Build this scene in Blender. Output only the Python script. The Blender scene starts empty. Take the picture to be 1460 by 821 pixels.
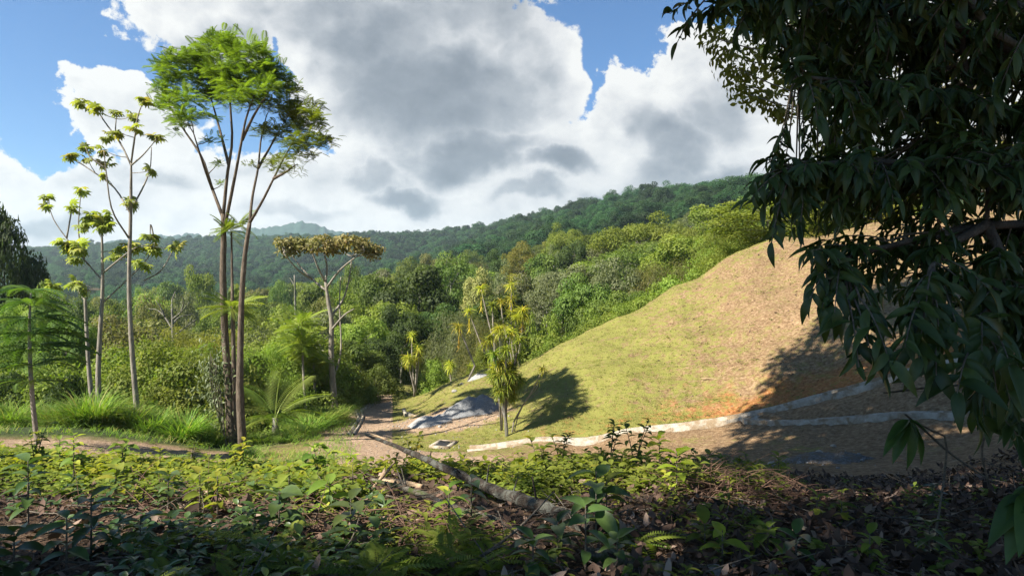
import bpy, math, random
import numpy as np
from mathutils import Vector, Euler
R = math.radians
rng = np.random.default_rng(11)
S = bpy.context.scene
COL = S.collection
HAZE, EXPOSURE = True, 1.6
FPX = 950.0            # focal length of the photograph in its own pixels (1460 wide)
CX, CY = 730.0, 410.5

# ------------------------------------------------------------------ helpers
def nrm(v):
    v = np.asarray(v, float)
    return v / np.maximum(np.linalg.norm(v, axis=-1, keepdims=True), 1e-9)

def sstep(a, b, x):
    t = np.clip((x - a) / (b - a), 0, 1)
    return t * t * (3 - 2 * t)

def at(px, py, d):
    """a point d metres ahead of the viewer that the photograph shows at (px, py)"""
    return np.array([(px - CX) / FPX * d, d, (CY - py) / FPX * d])

def _hash(ix, iy, seed):
    h = (ix.astype(np.int64) * 374761393 + iy.astype(np.int64) * 668265263 + seed * 974634777) & 0x7fffffff
    h = ((h ^ (h >> 13)) * 1274126177) & 0x7fffffff
    return ((h ^ (h >> 16)) & 0xffff) / 65535.0

def vnoise(x, y, seed=0):
    x = np.asarray(x, float); y = np.asarray(y, float)
    ix, iy = np.floor(x), np.floor(y)
    fx, fy = x - ix, y - iy
    fx = fx * fx * (3 - 2 * fx); fy = fy * fy * (3 - 2 * fy)
    a, b = _hash(ix, iy, seed), _hash(ix + 1, iy, seed)
    c, d = _hash(ix, iy + 1, seed), _hash(ix + 1, iy + 1, seed)
    return (a * (1 - fx) + b * fx) * (1 - fy) + (c * (1 - fx) + d * fx) * fy

def fbm(x, y, seed=0, octv=4):
    s, amp, tot = 0.0, 1.0, 0.0
    for o in range(octv):
        s = s + amp * vnoise(x * 2 ** o, y * 2 ** o, seed + o); tot += amp; amp *= 0.5
    return s / tot

class MB:
    """collects vertices and faces (triangles, quads) with a per-vertex random value; build() links ONE mesh object"""
    def __init__(s):
        s.V, s.F, s.R, s.n = [], [], [], 0
    def add(s, V, F, rnd=0.5):
        V = np.asarray(V, float).reshape(-1, 3)
        for f in (F if isinstance(F, list) else [F]):
            f = np.asarray(f, int)
            if len(f): s.F.append(f + s.n)
        s.V.append(V)
        s.R.append(np.full(len(V), rnd) if np.isscalar(rnd) else np.asarray(rnd, float))
        s.n += len(V)
    def mesh(s, name, smooth=True, extra=None):
        me = bpy.data.meshes.new(name)
        V = np.concatenate(s.V); rnd = np.concatenate(s.R)
        me.vertices.add(len(V)); me.vertices.foreach_set('co', V.astype(np.float32).ravel())
        loops = np.concatenate([f.ravel() for f in s.F])
        sizes = np.concatenate([np.full(len(f), f.shape[1]) for f in s.F])
        me.loops.add(len(loops)); me.loops.foreach_set('vertex_index', loops.astype(np.int32))
        me.polygons.add(len(sizes))
        me.polygons.foreach_set('loop_start', np.concatenate([[0], np.cumsum(sizes)[:-1]]).astype(np.int32))
        me.polygons.foreach_set('loop_total', sizes.astype(np.int32))
        me.update(calc_edges=True)
        a = me.attributes.new('rnd', 'FLOAT', 'POINT'); a.data.foreach_set('value', rnd.astype(np.float32))
        for k, v in (extra or {}).items():
            a = me.attributes.new(k, 'FLOAT', 'POINT'); a.data.foreach_set('value', np.asarray(v, np.float32))
        if smooth: me.polygons.foreach_set('use_smooth', np.ones(len(sizes), bool))
        me.validate()
        return me
    def build(s, name, mat, parent=None, smooth=True, extra=None):
        me = s.mesh(name, smooth, extra); me.materials.append(mat)
        return link(name, me, parent)

def link(name, data, parent=None, mat=None):
    o = bpy.data.objects.new(name, data); COL.objects.link(o)
    if parent is not None: o.parent = parent
    if mat is not None:
        o.material_slots[0].link = 'OBJECT'; o.material_slots[0].material = mat
    return o

def tag(o, label=None, cat=None, group=None, kind=None):
    if label: o['label'] = label
    if cat: o['category'] = cat
    if group: o['group'] = group
    if kind: o['kind'] = kind
    return o

def empty(name, loc, label, cat, group=None, rz=0.0):
    o = bpy.data.objects.new(name, None); COL.objects.link(o)
    o.location = tuple(map(float, loc)); o.rotation_euler = (0, 0, rz); o.empty_display_size = 0.2
    return tag(o, label, cat, group)

def bez(p0, p1, p2, n):
    t = np.linspace(0, 1, n)[:, None]
    return (1 - t) ** 2 * p0 + 2 * t * (1 - t) * p1 + t * t * p2

def smooth_path(P, n):
    """Catmull-Rom through the points P"""
    P = np.asarray(P, float); m = len(P)
    if m == 2: return P[0] + (P[1] - P[0]) * np.linspace(0, 1, n)[:, None]
    Q = np.vstack([2 * P[0] - P[1], P, 2 * P[-1] - P[-2]])
    out = []
    for u in np.linspace(0, m - 1 - 1e-6, n):
        i = int(u); t = u - i
        a, b, c, d = Q[i], Q[i + 1], Q[i + 2], Q[i + 3]
        out.append(0.5 * (2 * b + (c - a) * t + (2 * a - 5 * b + 4 * c - d) * t * t + (3 * b - a - 3 * c + d) * t ** 3))
    return np.array(out)

def tube(mb, path, radii, k=7, rough=0.0, rnd=0.5):
    path = np.asarray(path, float); n = len(path)
    radii = np.full(n, radii) if np.isscalar(radii) else np.interp(np.linspace(0, 1, n), np.linspace(0, 1, len(radii)), radii)
    T = nrm(np.gradient(path, axis=0))
    ref = np.array([0.0, 0, 1]) if abs(T[0][2]) < 0.9 else np.array([1.0, 0, 0])
    N = nrm(np.cross(T[0], ref)); rings = []
    ang = np.arange(k) / k * 2 * math.pi
    for i in range(n):
        N = nrm(N - T[i] * np.dot(N, T[i])); B = np.cross(T[i], N)
        rr = radii[i] * (1 + rough * (rng.random(k) - 0.5) * 2)
        rings.append(path[i] + (np.cos(ang) * rr)[:, None] * N + (np.sin(ang) * rr)[:, None] * B)
    V = np.vstack(rings + [path[:1], path[-1:]])
    i = np.arange(n - 1)[:, None] * k; j = np.arange(k)[None, :]; j2 = (j + 1) % k
    F = np.stack([i + j, i + j2, i + k + j2, i + k + j], -1).reshape(-1, 4)
    jj = np.arange(k); b = n * k
    caps = np.vstack([np.stack([np.full(k, b), (jj + 1) % k, jj], 1), np.stack([np.full(k, b + 1), (n - 1) * k + jj, (n - 1) * k + (jj + 1) % k], 1)])
    mb.add(V, [F, caps], rnd)

def frames(d, up):
    """rotation matrices whose y axis is d and whose z axis leans to up"""
    d = nrm(d); x = np.cross(d, up)
    bad = np.linalg.norm(x, axis=-1) < 1e-4
    if np.any(bad): x[bad] = np.cross(d[bad], np.array([0.3, 0.7, 0.2]))
    x = nrm(x); z = np.cross(x, d)
    return np.stack([x, d, z], -1)

def scatter(mb, tmpl, pos, rot, scale, rnd=None):
    """copies of a leaf template, all inside one mesh"""
    TV, TF = tmpl; n, m = len(pos), len(TV)
    if n == 0: return
    scale = np.asarray(scale, float)
    sc = np.broadcast_to(scale, (n,))[:, None, None] if scale.ndim < 2 else scale[:, None, :]
    V = np.einsum('nij,nmj->nmi', rot, TV[None] * sc) + pos[:, None, :]
    F = (TF[None] + (np.arange(n) * m)[:, None, None]).reshape(-1, TF.shape[1])
    rnd = rng.random(n) if rnd is None else rnd
    mb.add(V.reshape(-1, 3), F, np.repeat(rnd, m))

# ------------------------------------------------------------------ leaf templates (unit length along y)
def t_leaf(w=0.5, fold=0.10, droop=0.12):
    V = np.array([[0, 0, 0], [w / 2, .45, fold], [0, 1, -droop], [-w / 2, .45, fold], [0, .5, 0]], float)
    return V, np.array([[0, 1, 4], [1, 2, 4], [2, 3, 4], [3, 0, 4]])
def t_long(w=0.26, droop=0.35, rows=7, fold=0.04, wave=0.0, peak=0.42):
    """a lance-shaped leaf: midrib and two edges, bending down along its length, short stalk"""
    V = []
    for i in range(rows):
        t = i / (rows - 1)
        ww = w * 0.5 * max(0.02, (math.sin(math.pi * min(1, t ** (math.log(.5) / math.log(peak))))) ** 0.85)
        if t < 0.06: ww = w * 0.02
        z = -droop * t * t; y = t * (1 - 0.25 * droop * t)
        wv = wave * math.sin(t * 9)
        V += [[-ww, y, z + fold * ww / w * 4 + wv], [0, y, z], [ww, y, z + fold * ww / w * 4 - wv]]
    F = []
    for i in range(rows - 1):
        a = i * 3
        F += [[a, a + 1, a + 4, a + 3], [a + 1, a + 2, a + 5, a + 4]]
    return np.array(V, float), np.array(F)
def t_blade(w=0.03, droop=0.5, rows=5):
    V = []
    for i in range(rows):
        t = i / (rows - 1); ww = w * (1 - t ** 2) * 0.5 + 0.001
        V += [[-ww, t * (1 - 0.3 * droop * t), -droop * t ** 2.2], [ww, t * (1 - 0.3 * droop * t), -droop * t ** 2.2]]
    return np.array(V, float), np.array([[2 * i, 2 * i + 1, 2 * i + 3, 2 * i + 2] for i in range(rows - 1)])
def t_frond(pairs=12, pl=0.26, pw=0.055, droop=0.25, start=0.12, taper=0.5, pdroop=0.25):
    """a feather leaf: rachis and paired leaflets"""
    V, F = [], []
    def y_z(t): return t * (1 - 0.2 * droop * t), -droop * t * t
    for i in range(5):
        t = i / 4; y, z = y_z(t); w = 0.012 * (1 - 0.7 * t)
        V += [[-w, y, z], [w, y, z]]
    F += [[2 * i, 2 * i + 1, 2 * i + 3, 2 * i + 2] for i in range(4)]
    for i in range(pairs):
        t = start + (1 - start) * (i + 0.5) / pairs
        y, z = y_z(t); l = pl * (math.sin(math.pi * (0.12 + 0.85 * (i + .5) / pairs)) ** taper)
        for s in (-1, 1):
            b = len(V); fw = 0.45 * l
            V += [[0, y, z], [s * l * .45, y + fw * .4 - pw * .6, z - pdroop * l * .2 + .02], [s * l, y + fw, z - pdroop * l], [s * l * .45, y + fw * .4 + pw * .6, z - pdroop * l * .2 + .02]]
            F.append([b, b + 1, b + 2, b + 3])
    return np.array(V, float), np.array(F)
def t_palmate(lobes=8, droop=0.45):
    V, F = [[0, 0, 0]], []
    for i in range(lobes):
        a = -2.5 + 5.0 * i / (lobes - 1); l = 0.55 * (1 - 0.22 * abs(a) / 2.5)
        dx, dy = math.sin(a), math.cos(a); px, py = dy, -dx; w = 0.10
        b = len(V)
        V += [[dx * l * .55 + px * w, dy * l * .55 + py * w, -droop * l * .35], [dx * l, dy * l, -droop * l * 1.2], [dx * l * .55 - px * w, dy * l * .55 - py * w, -droop * l * .35]]
        F.append([0, b, b + 1, b + 2])
    V = np.array(V, float); V[:, 1] += 0.35
    b = len(V)
    V = np.vstack([V, [[-.008, 0, 0.02], [.008, 0, 0.02], [.006, .35, 0], [-.006, .35, 0]]])
    F.append([b, b + 1, b + 2, b + 3])
    return V, np.array(F)
def t_star(n=7, w=0.10, droop=0.3):
    """a whorl of lance leaves at a twig end (seen at forest distance)"""
    V, F = [], []
    for i in range(n):
        a = i / n * 2 * math.pi; dx, dy = math.cos(a), math.sin(a); b = len(V)
        V += [[0, 0, 0], [dx * .5 - dy * w, dy * .5 + dx * w, .1], [dx, dy, -droop], [dx * .5 + dy * w, dy * .5 - dx * w, .1]]
        F.append([b, b + 1, b + 2, b + 3])
    return np.array(V, float), np.array(F)
LEAF, LEAFN = t_leaf(0.55), t_leaf(0.30)
FROND = t_frond()
FRONDF = t_frond(16, 0.22, 0.04, 0.35)
PALMATE = t_palmate()

def dirs(n, up=0.0):
    v = rng.normal(size=(n, 3)); v = nrm(v); v[:, 2] += up
    return nrm(v)
# ------------------------------------------------------------------ materials
def newmat(name):
    m = bpy.data.materials.new(name); m.use_nodes = True
    nt = m.node_tree; nt.nodes.clear()
    return m, nt, nt.nodes, nt.links
def N(nt, typ, **kw):
    n = nt.nodes.new(typ)
    for k, v in kw.items():
        if k.startswith('i_'): n.inputs[k[2:].replace('_', ' ')].default_value = v
        else: setattr(n, k, v)
    return n
def ramp(nt, fac, stops):
    r = nt.nodes.new('ShaderNodeValToRGB'); e = r.color_ramp.elements
    while len(e) < len(stops): e.new(0.5)
    for x, (p, c) in zip(e, stops):
        x.position = p; x.color = (*c, 1) if len(c) == 3 else c
    nt.links.new(fac, r.inputs[0]); return r.outputs[0]
def mixc(nt, fac, a, b, mode='MIX'):
    m = nt.nodes.new('ShaderNodeMix'); m.data_type = 'RGBA'; m.blend_type = mode
    for sock, v in ((m.inputs[0], fac), (m.inputs[6], a), (m.inputs[7], b)):
        if hasattr(v, 'is_linked'): nt.links.new(v, sock)
        elif isinstance(v, (int, float)): sock.default_value = v
        else: sock.default_value = (*v, 1)
    return m.outputs[2]
def math_(nt, op, a, b=None, c=None, clamp=False):
    m = nt.nodes.new('ShaderNodeMath'); m.operation = op; m.use_clamp = clamp
    for i, v in enumerate((a, b, c)):
        if v is None: continue
        if hasattr(v, 'is_linked'): nt.links.new(v, m.inputs[i])
        else: m.inputs[i].default_value = v
    return m.outputs[0]
def noise(nt, vec, scale, detail=4, rough=0.55, dist=0.0):
    n = nt.nodes.new('ShaderNodeTexNoise'); n.inputs['Scale'].default_value = scale; n.inputs['Detail'].default_value = detail
    n.inputs['Roughness'].default_value = rough; n.inputs['Distortion'].default_value = dist
    if vec is not None: nt.links.new(vec, n.inputs['Vector'])
    return n.outputs['Fac']

def leaf_mat(name, c1, c2, trans=0.40, rough=0.6, spec=0.18, var=0.22, c3=None, veins=False):
    """leaf: colour varies from leaf to leaf (attribute rnd) and from plant to plant; lets light through"""
    m, nt, nd, lk = newmat(name)
    at_ = N(nt, 'ShaderNodeAttribute', attribute_name='rnd')
    oi = N(nt, 'ShaderNodeObjectInfo')
    stops = [(0.0, c1), (0.85, c2)] + ([(1.0, c3)] if c3 else [])
    col = ramp(nt, at_.outputs['Fac'], stops)
    hsv = N(nt, 'ShaderNodeHueSaturation')
    lk.new(col, hsv.inputs['Color'])
    lk.new(math_(nt, 'MULTIPLY_ADD', oi.outputs['Random'], 0.04, 0.466), hsv.inputs['Hue'])
    lk.new(math_(nt, 'MULTIPLY_ADD', oi.outputs['Random'], 2 * var, 1 - var), hsv.inputs['Value'])
    colo = hsv.outputs['Color']
    if veins:
        tc = N(nt, 'ShaderNodeTexCoord')
        nz = noise(nt, tc.outputs['Object'], 22.0, 5)
        colo = mixc(nt, 0.35, colo, ramp(nt, nz, [(0.3, (0.55, 0.6, 0.5)), (0.7, (1.3, 1.25, 1.1))]), 'MULTIPLY')
    p = N(nt, 'ShaderNodeBsdfPrincipled'); p.inputs['Roughness'].default_value = rough
    p.inputs['Specular IOR Level'].default_value = spec
    lk.new(colo, p.inputs['Base Color'])
    tr = N(nt, 'ShaderNodeBsdfTranslucent')
    tcol = mixc(nt, 1.0, colo, (1.25, 1.35, 0.55), 'MULTIPLY'); lk.new(tcol, tr.inputs['Color'])
    ms = N(nt, 'ShaderNodeMixShader'); ms.inputs[0].default_value = trans
    lk.new(p.outputs[0], ms.inputs[1]); lk.new(tr.outputs[0], ms.inputs[2])
    out = N(nt, 'ShaderNodeOutputMaterial'); lk.new(ms.outputs[0], out.inputs['Surface'])
    return m

def rough_mat(name, stops, scale=6.0, bump=0.4, rough=0.9, detail=6, stretch=(1, 1, 1), spec=0.2, bscale=None, blotch=None):
    m, nt, nd, lk = newmat(name)
    tc = N(nt, 'ShaderNodeTexCoord'); mp = N(nt, 'ShaderNodeMapping'); mp.inputs['Scale'].default_value = stretch
    lk.new(tc.outputs['Object'], mp.inputs['Vector']); v = mp.outputs['Vector']
    n1 = noise(nt, v, scale, detail, 0.62, 0.3)
    col = ramp(nt, n1, stops)
    if blotch:
        n3 = noise(nt, v, scale * 0.37, 4, 0.6, 0.6)
        col = mixc(nt, ramp(nt, n3, [(0.48, (0, 0, 0)), (0.60, (1, 1, 1))]), col, blotch)
    p = N(nt, 'ShaderNodeBsdfPrincipled'); p.inputs['Roughness'].default_value = rough; p.inputs['Specular IOR Level'].default_value = spec
    lk.new(col, p.inputs['Base Color'])
    n2 = noise(nt, v, bscale or scale * 3, 6, 0.65)
    b = N(nt, 'ShaderNodeBump'); b.inputs['Strength'].default_value = bump; b.inputs['Distance'].default_value = 0.05
    lk.new(n2, b.inputs['Height']); lk.new(b.outputs[0], p.inputs['Normal'])
    out = N(nt, 'ShaderNodeOutputMaterial'); lk.new(p.outputs[0], out.inputs['Surface'])
    return m

M = {}
M['dark'] = leaf_mat('foliage_dark', (.028, .058, .013), (.07, .115, .025))
M['mid'] = leaf_mat('foliage_mid', (.06, .11, .018), (.135, .185, .035))
M['light'] = leaf_mat('foliage_light', (.11, .18, .022), (.21, .265, .045))
M['yellow'] = leaf_mat('foliage_yellow', (.15, .18, .025), (.27, .27, .05))
M['olive'] = leaf_mat('foliage_olive', (.10, .12, .028), (.19, .19, .06))
M['grey'] = leaf_mat('foliage_greygreen', (.10, .125, .05), (.18, .20, .095))
M['tan'] = leaf_mat('foliage_tan', (.16, .18, .05), (.30, .28, .09), trans=.25, c3=(.34, .24, .08))
M['far'] = leaf_mat('foliage_far', (.015, .050, .017), (.044, .096, .030), var=.5)  # leaf colour darkened in place of a cloud's shadow over the ridge
M['feather'] = leaf_mat('foliage_feather', (.075, .13, .014), (.155, .22, .026), trans=.5)
M['sapling'] = leaf_mat('foliage_sapling', (.035, .08, .014), (.09, .145, .026), trans=.4)
M['cecropia'] = leaf_mat('foliage_palmate', (.17, .23, .045), (.31, .36, .09), trans=.5, c3=(.38, .33, .06))
M['dracaena'] = leaf_mat('foliage_strap', (.20, .26, .03), (.46, .46, .06), trans=.4, rough=.4, c3=(.58, .48, .06))
M['dracaena_dark'] = leaf_mat('foliage_strap_green', (.06, .13, .018), (.26, .32, .04), trans=.35, rough=.4, c3=(.38, .36, .06))
M['palm'] = leaf_mat('foliage_palm', (.11, .19, .025), (.21, .28, .045), trans=.4, rough=.35, spec=.4)
M['grass'] = leaf_mat('grass_blades', (.09, .18, .02), (.17, .26, .04), trans=.42, c3=(.34, .31, .10))
M['turf'] = leaf_mat('turf_blades', (.12, .16, .03), (.22, .23, .06), trans=.35, c3=(.30, .24, .09))
M['near'] = leaf_mat('leaf_glossy', (.021, .052, .013), (.052, .10, .022), trans=.22, rough=.42, spec=.3, veins=True)
M['small'] = leaf_mat('leaf_small', (.09, .12, .02), (.22, .23, .045), trans=.5, c3=(.36, .24, .05))
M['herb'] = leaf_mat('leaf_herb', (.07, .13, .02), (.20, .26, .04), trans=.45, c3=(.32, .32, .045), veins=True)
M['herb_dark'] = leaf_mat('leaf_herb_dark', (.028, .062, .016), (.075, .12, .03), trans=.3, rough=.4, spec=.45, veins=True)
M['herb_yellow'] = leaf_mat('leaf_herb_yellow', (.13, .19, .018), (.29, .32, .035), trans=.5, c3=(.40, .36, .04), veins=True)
M['climber'] = leaf_mat('leaf_climber', (.07, .11, .04), (.15, .20, .09), trans=.2, rough=.4)
M['litter'] = leaf_mat('leaf_litter', (.026, .018, .011), (.135, .092, .058), trans=.1, rough=.8, c3=(.31, .24, .165))
M['dry'] = leaf_mat('dry_brush', (.08, .05, .03), (.20, .13, .08), trans=.1, rough=.9, c3=(.26, .19, .12))
M['bark'] = rough_mat('bark_brown', [(.25, (.05, .035, .024)), (.55, (.13, .10, .07)), (.8, (.24, .20, .15))], 5, .8, stretch=(3, 3, .6))
M['bark_pale'] = rough_mat('bark_pale', [(.25, (.12, .10, .075)), (.55, (.24, .21, .165)), (.8, (.38, .34, .28))], 4, .6, stretch=(3, 3, .7))
M['bark_grey'] = rough_mat('bark_grey', [(.25, (.07, .06, .05)), (.5, (.16, .145, .12)), (.75, (.30, .28, .24))], 5, .7, stretch=(3, 3, .6), blotch=(.10, .11, .05))
M['bark_dim'] = rough_mat('bark_dim', [(.25, (.04, .033, .025)), (.55, (.09, .075, .058)), (.8, (.17, .15, .12))], 9, .7)
M['log'] = rough_mat('log_bark', [(.2, (.016, .012, .008)), (.5, (.048, .037, .027)), (.75, (.115, .095, .075))], 22, 1.0, stretch=(1, 1, 1), blotch=(.13, .13, .105))
M['log_moss'] = rough_mat('log_mossy', [(.2, (.04, .033, .022)), (.5, (.14, .12, .09)), (.75, (.30, .27, .22))], 12, 1.0, blotch=(.07, .09, .025))
M['wood_pale'] = rough_mat('wood_split', [(.2, (.20, .13, .07)), (.6, (.42, .30, .18)), (.85, (.55, .43, .29))], 20, .6)
M['twig'] = rough_mat('twig_bark', [(.2, (.05, .04, .03)), (.7, (.19, .16, .12))], 30, .6)
M['concrete'] = rough_mat('concrete_pale', [(.25, (.20, .16, .11)), (.5, (.38, .33, .255)), (.75, (.50, .45, .37))], 5.0, 1.0, blotch=(.24, .175, .105), bscale=30)
M['concrete_dirty'] = rough_mat('concrete_dirty', [(.25, (.20, .17, .12)), (.5, (.34, .30, .22)), (.75, (.45, .40, .31))], 4.0, .5, blotch=(.22, .16, .09), bscale=30)
M['gravel'] = rough_mat('gravel_grey', [(.3, (.11, .112, .11)), (.5, (.19, .192, .188)), (.7, (.30, .30, .295))], 26.0, 1.0, bscale=45)
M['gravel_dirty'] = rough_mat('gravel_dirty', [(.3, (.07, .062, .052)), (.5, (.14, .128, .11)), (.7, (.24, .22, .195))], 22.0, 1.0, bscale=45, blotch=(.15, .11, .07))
M['sand'] = rough_mat('gravel_pale', [(.3, (.20, .195, .18)), (.5, (.28, .275, .26)), (.7, (.38, .37, .35))], 26.0, .9, bscale=45)
M['stone'] = rough_mat('stone_grey', [(.3, (.15, .135, .115)), (.5, (.26, .24, .21)), (.75, (.40, .375, .335))], 9.0, .7)
M['iron'] = rough_mat('grate_iron', [(.3, (.02, .02, .022)), (.7, (.06, .06, .06))], 20, .3)
M['cloud'] = rough_mat('cloud_white', [(.3, (.75, .75, .75)), (.7, (.8, .8, .8))], 1, 0)
M['white'] = rough_mat('painted_metal', [(.3, (.45, .46, .47)), (.7, (.6, .61, .62))], 5, .2, rough=.5)
# ------------------------------------------------------------------ terrain: a smooth surface through known points of the place
ZC = [  # (px, py, distance): where the ground lies
 (730,821,4.0),(0,821,4.0),(1460,821,4.0),(0,715,6),(400,722,6),(730,725,6),(1100,724,6),(1460,715,6),
 (0,668,9),(300,675,9.5),(600,676,9.5),(850,672,9.5),(1100,690,9.5),(1400,690,9.5),
 (0,645,13),(250,668,13),(500,690,13),(730,695,14),(950,682,14),(1150,664,13.5),(1400,640,13),
 (0,628,18),(150,640,18),(300,656,18),(450,664,18),(600,668,18),(750,664,18),(900,654,18),(1050,638,18),(1200,616,17.5),(1390,598,16),
 (0,610,24),(140,606,25),(200,612,25),(335,637,24),(395,622,26),(480,632,23.5),(560,640,23),(620,645,23),
 (665,641,23),(830,631,22.5),(950,610,22),(1060,594,21.5),(1180,562,20.5),(1290,530,19.5),(1400,497,18.5),(1560,450,17.5),
 (724,622,24.2),(800,606,24),(950,586,23.6),(1060,566,23.2),(1180,532,22.3),(1290,490,21.5),(1400,455,20.5),
 (800,560,27.5),(900,540,26.5),(1000,500,27.5),(1100,450,28),(1200,425,27),(1110,400,32),(1000,430,33),(900,480,32),(720,560,31),(660,575,30),(1300,400,26),(1420,395,25),
 (1110,340,38),(1040,366,38),(960,410,37),(880,453,36),(800,491,36),(700,524,37),(630,549,38.5),(596,578,35),(590,588,32),
 (560,604,29),(545,582,36),(562,563,45),(577,554,53),(600,548,60),(500,600,30),(470,586,33),(430,590,36),(510,575,40),
 (1250,318,40),(1450,290,40),(1600,270,38),
]
ZZ = [  # (px, distance, height)
 (-400,4,-1.5),(-400,9,-2.0),(-400,18,-3.6),(-400,30,-6),(1900,4,-1.4),(1900,9,-1.6),(1900,18,-.5),(1900,30,3),
 (-100,32,-7.8),(100,32,-7.8),(250,33,-7.8),(380,34,-7.6),(-100,42,-10.5),(100,42,-10.5),(300,42,-10),(430,44,-9),
 (-300,60,-14),(0,60,-14.5),(200,60,-14.5),(400,60,-12.5),(500,60,-10.5),(-300,100,-19),(0,100,-20),(300,100,-18),(500,100,-14),
 (-300,160,-20),(0,160,-23),(300,160,-20),(500,160,-16),(-300,300,-5),(0,300,-13),(300,300,-13),(500,300,-10),
 (620,48,-8.6),(640,60,-9.5),(640,100,-9.5),(640,160,-5),(640,300,4),
 (720,47,-8.4),(800,46,-8),(800,60,-8),(800,100,-4),(800,160,3),(800,300,19),
 (960,220,19),(800,220,9),(1090,220,25),
 (960,47,-5),(960,60,-5),(960,100,0),(960,160,10),(960,300,32),
 (1110,48,0),(1090,60,-1.5),(1090,100,4.5),(1090,160,15),(1090,300,36),
 (1300,60,6),(1600,60,7),(1300,100,9),(1600,100,11),(1400,200,26),(1400,300,38),
]
RIDGE = [(-250,340,800,2),(0,357,900,0),(60,352,900,0),(120,347,900,0),(200,341,900,0),(300,337,900,0),(400,335,900,0),(480,333,850,0),(560,330,800,0),(640,326,750,0),(720,317,680,0),(780,308,600,0),
         (850,298,530,0),(900,291,480,0),(960,281,420,0),(1010,272,385,0),(1060,272,370,0),(1150,262,360,0),(1300,250,360,0),(1600,240,360,0)]
CP = [at(*c) for c in ZC]
for px, d, z in ZZ: CP.append(np.array([(px - CX) / FPX * d, d, z]))
for px, py, d, _ in RIDGE:
    p = at(px, py, d); p[2] -= 13; CP.append(p)
    q = p * np.array([1.5, 1.5, 1]); q[2] -= 45; CP.append(q)
    if px < 700 and px % 100 < 61:
        q = p * np.array([0.72, 0.72, 1]); q[2] = q[2] * 0.50 - 6; CP.append(q)
for px in (-400, 200, 730, 1200, 1900):
    for d in (0.6, 1.0, 1.6, 2.4): CP.append(np.array([(px - CX) / FPX * d, d, -1.64]))
    for d in (3000, 7000): CP.append(np.array([(px - CX) / FPX * d, d, -60]))
CP = np.array(CP)
def _uv(x, y):
    r = np.maximum(np.hypot(x, y), 0.5)
    a = np.arctan2(x, y)
    return np.stack([np.clip(a, -0.95, 0.95) * 2.6, np.log(r)], -1), r, a
_U, _rr, _ = _uv(CP[:, 0], CP[:, 1])
_w = (CP[:, 2] + 1.64) / _rr
def _k(d2): return 0.5 * d2 * np.log(d2 + 1e-12)
_n = len(_U)
_K = _k(((_U[:, None] - _U[None]) ** 2).sum(-1)) + 2e-5 * np.eye(_n)
_P = np.hstack([np.ones((_n, 1)), _U])
_A = np.block([[_K, _P], [_P.T, np.zeros((3, 3))]])
_c = np.linalg.solve(_A, np.concatenate([_w, np.zeros(3)]))
# the drain lines as polylines in plan
DRAIN_UP = np.array([at(668,640,23.0),at(706,641,22.85),at(830,631,22.5),at(950,610,22),at(1060,594,21.5),at(1120,580,21),at(1180,562,20.5),at(1290,530,19.5),at(1400,497,18.5),at(1500,465,17.8)])
DRAIN_LOW = np.array([at(1068,598,21.0),at(1120,597,19.6),at(1200,597,18.4),at(1300,598,17.2),at(1395,600,16.2),at(1500,602,15.2)])
DRAIN_LEFT = np.array([at(500,622,26.0),at(508,606,28.5),at(514,592,31.5),at(512,584,34.5),at(530,576,38.5)])
def seg_dist(x, y, poly):
    best = np.full(np.shape(x), 1e9); side = np.zeros(np.shape(x))
    for a, b in zip(poly[:-1], poly[1:]):
        ax, ay = a[:2]; dx, dy = b[0] - ax, b[1] - ay; L = dx * dx + dy * dy
        t = np.clip(((x - ax) * dx + (y - ay) * dy) / L, 0, 1)
        d = np.hypot(x - ax - t * dx, y - ay - t * dy)
        s = np.sign(dx * (y - ay) - dy * (x - ax))
        side = np.where(d < best, s, side); best = np.minimum(best, d)
    return best, side
def H0(x, y):
    x = np.asarray(x, float); y = np.asarray(y, float)
    sh = x.shape; xf, yf = x.ravel(), y.ravel(); out = np.empty(xf.shape)
    for i in range(0, len(xf), 20000):
        U, r, a = _uv(xf[i:i + 20000], yf[i:i + 20000])
        w = _k(((U[:, None] - _U[None]) ** 2).sum(-1)) @ _c[:_n] + _c[_n] + U @ _c[_n + 1:]
        b = sstep(0.85, 1.5, np.abs(a))
        out[i:i + 20000] = (w * r - 1.64) * (1 - b) + b * (-1.64 + 0.02 * r * sstep(3, 30, r))
    return out.reshape(sh)
def H(x, y):
    z = H0(x, y)
    r = np.hypot(x, y)
    z = z + (fbm(x * .9, y * .9, 5, 4) - .5) * 0.10 * sstep(2, 8, r) + (fbm(x * 5, y * 5, 9, 3) - .5) * 0.05
    z = z + (fbm(x * .05, y * .05, 21, 4) - .5) * np.clip(r - 60, 0, 400) * 0.03
    hz = sstep(20, 24, r) * (1 - sstep(40, 55, r)) * sstep(0.02, .1, x / np.maximum(y, 1) + .02)
    z = z + hz * ((fbm(x * .45 + y * .2, y * .45, 131, 4) - .5) * .34 - .035 * sstep(.10, 0, np.abs(fbm(x * .75 - y * .2, y * .16, 137, 3) - .5)) * sstep(-1, 3, x - 3) + (fbm(x * 2.6, y * 2.6, 139, 3) - .5) * .08)
    for poly, hw, dep in ((DRAIN_UP, .22, .2), (DRAIN_LOW, .15, .22), (DRAIN_LEFT, .10, .16)):
        m = (r > 12) & (r < 50)
        d, _s = seg_dist(x, y, poly)
        z = z - np.where(m, dep * (1 - sstep(hw, hw + .12, d)), 0)
    return z
def ground(px, d, dz=0.0):
    x, y = (px - CX) / FPX * d, float(d)
    return np.array([x, y, float(H(np.array([x]), np.array([y]))[0]) + dz])

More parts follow.
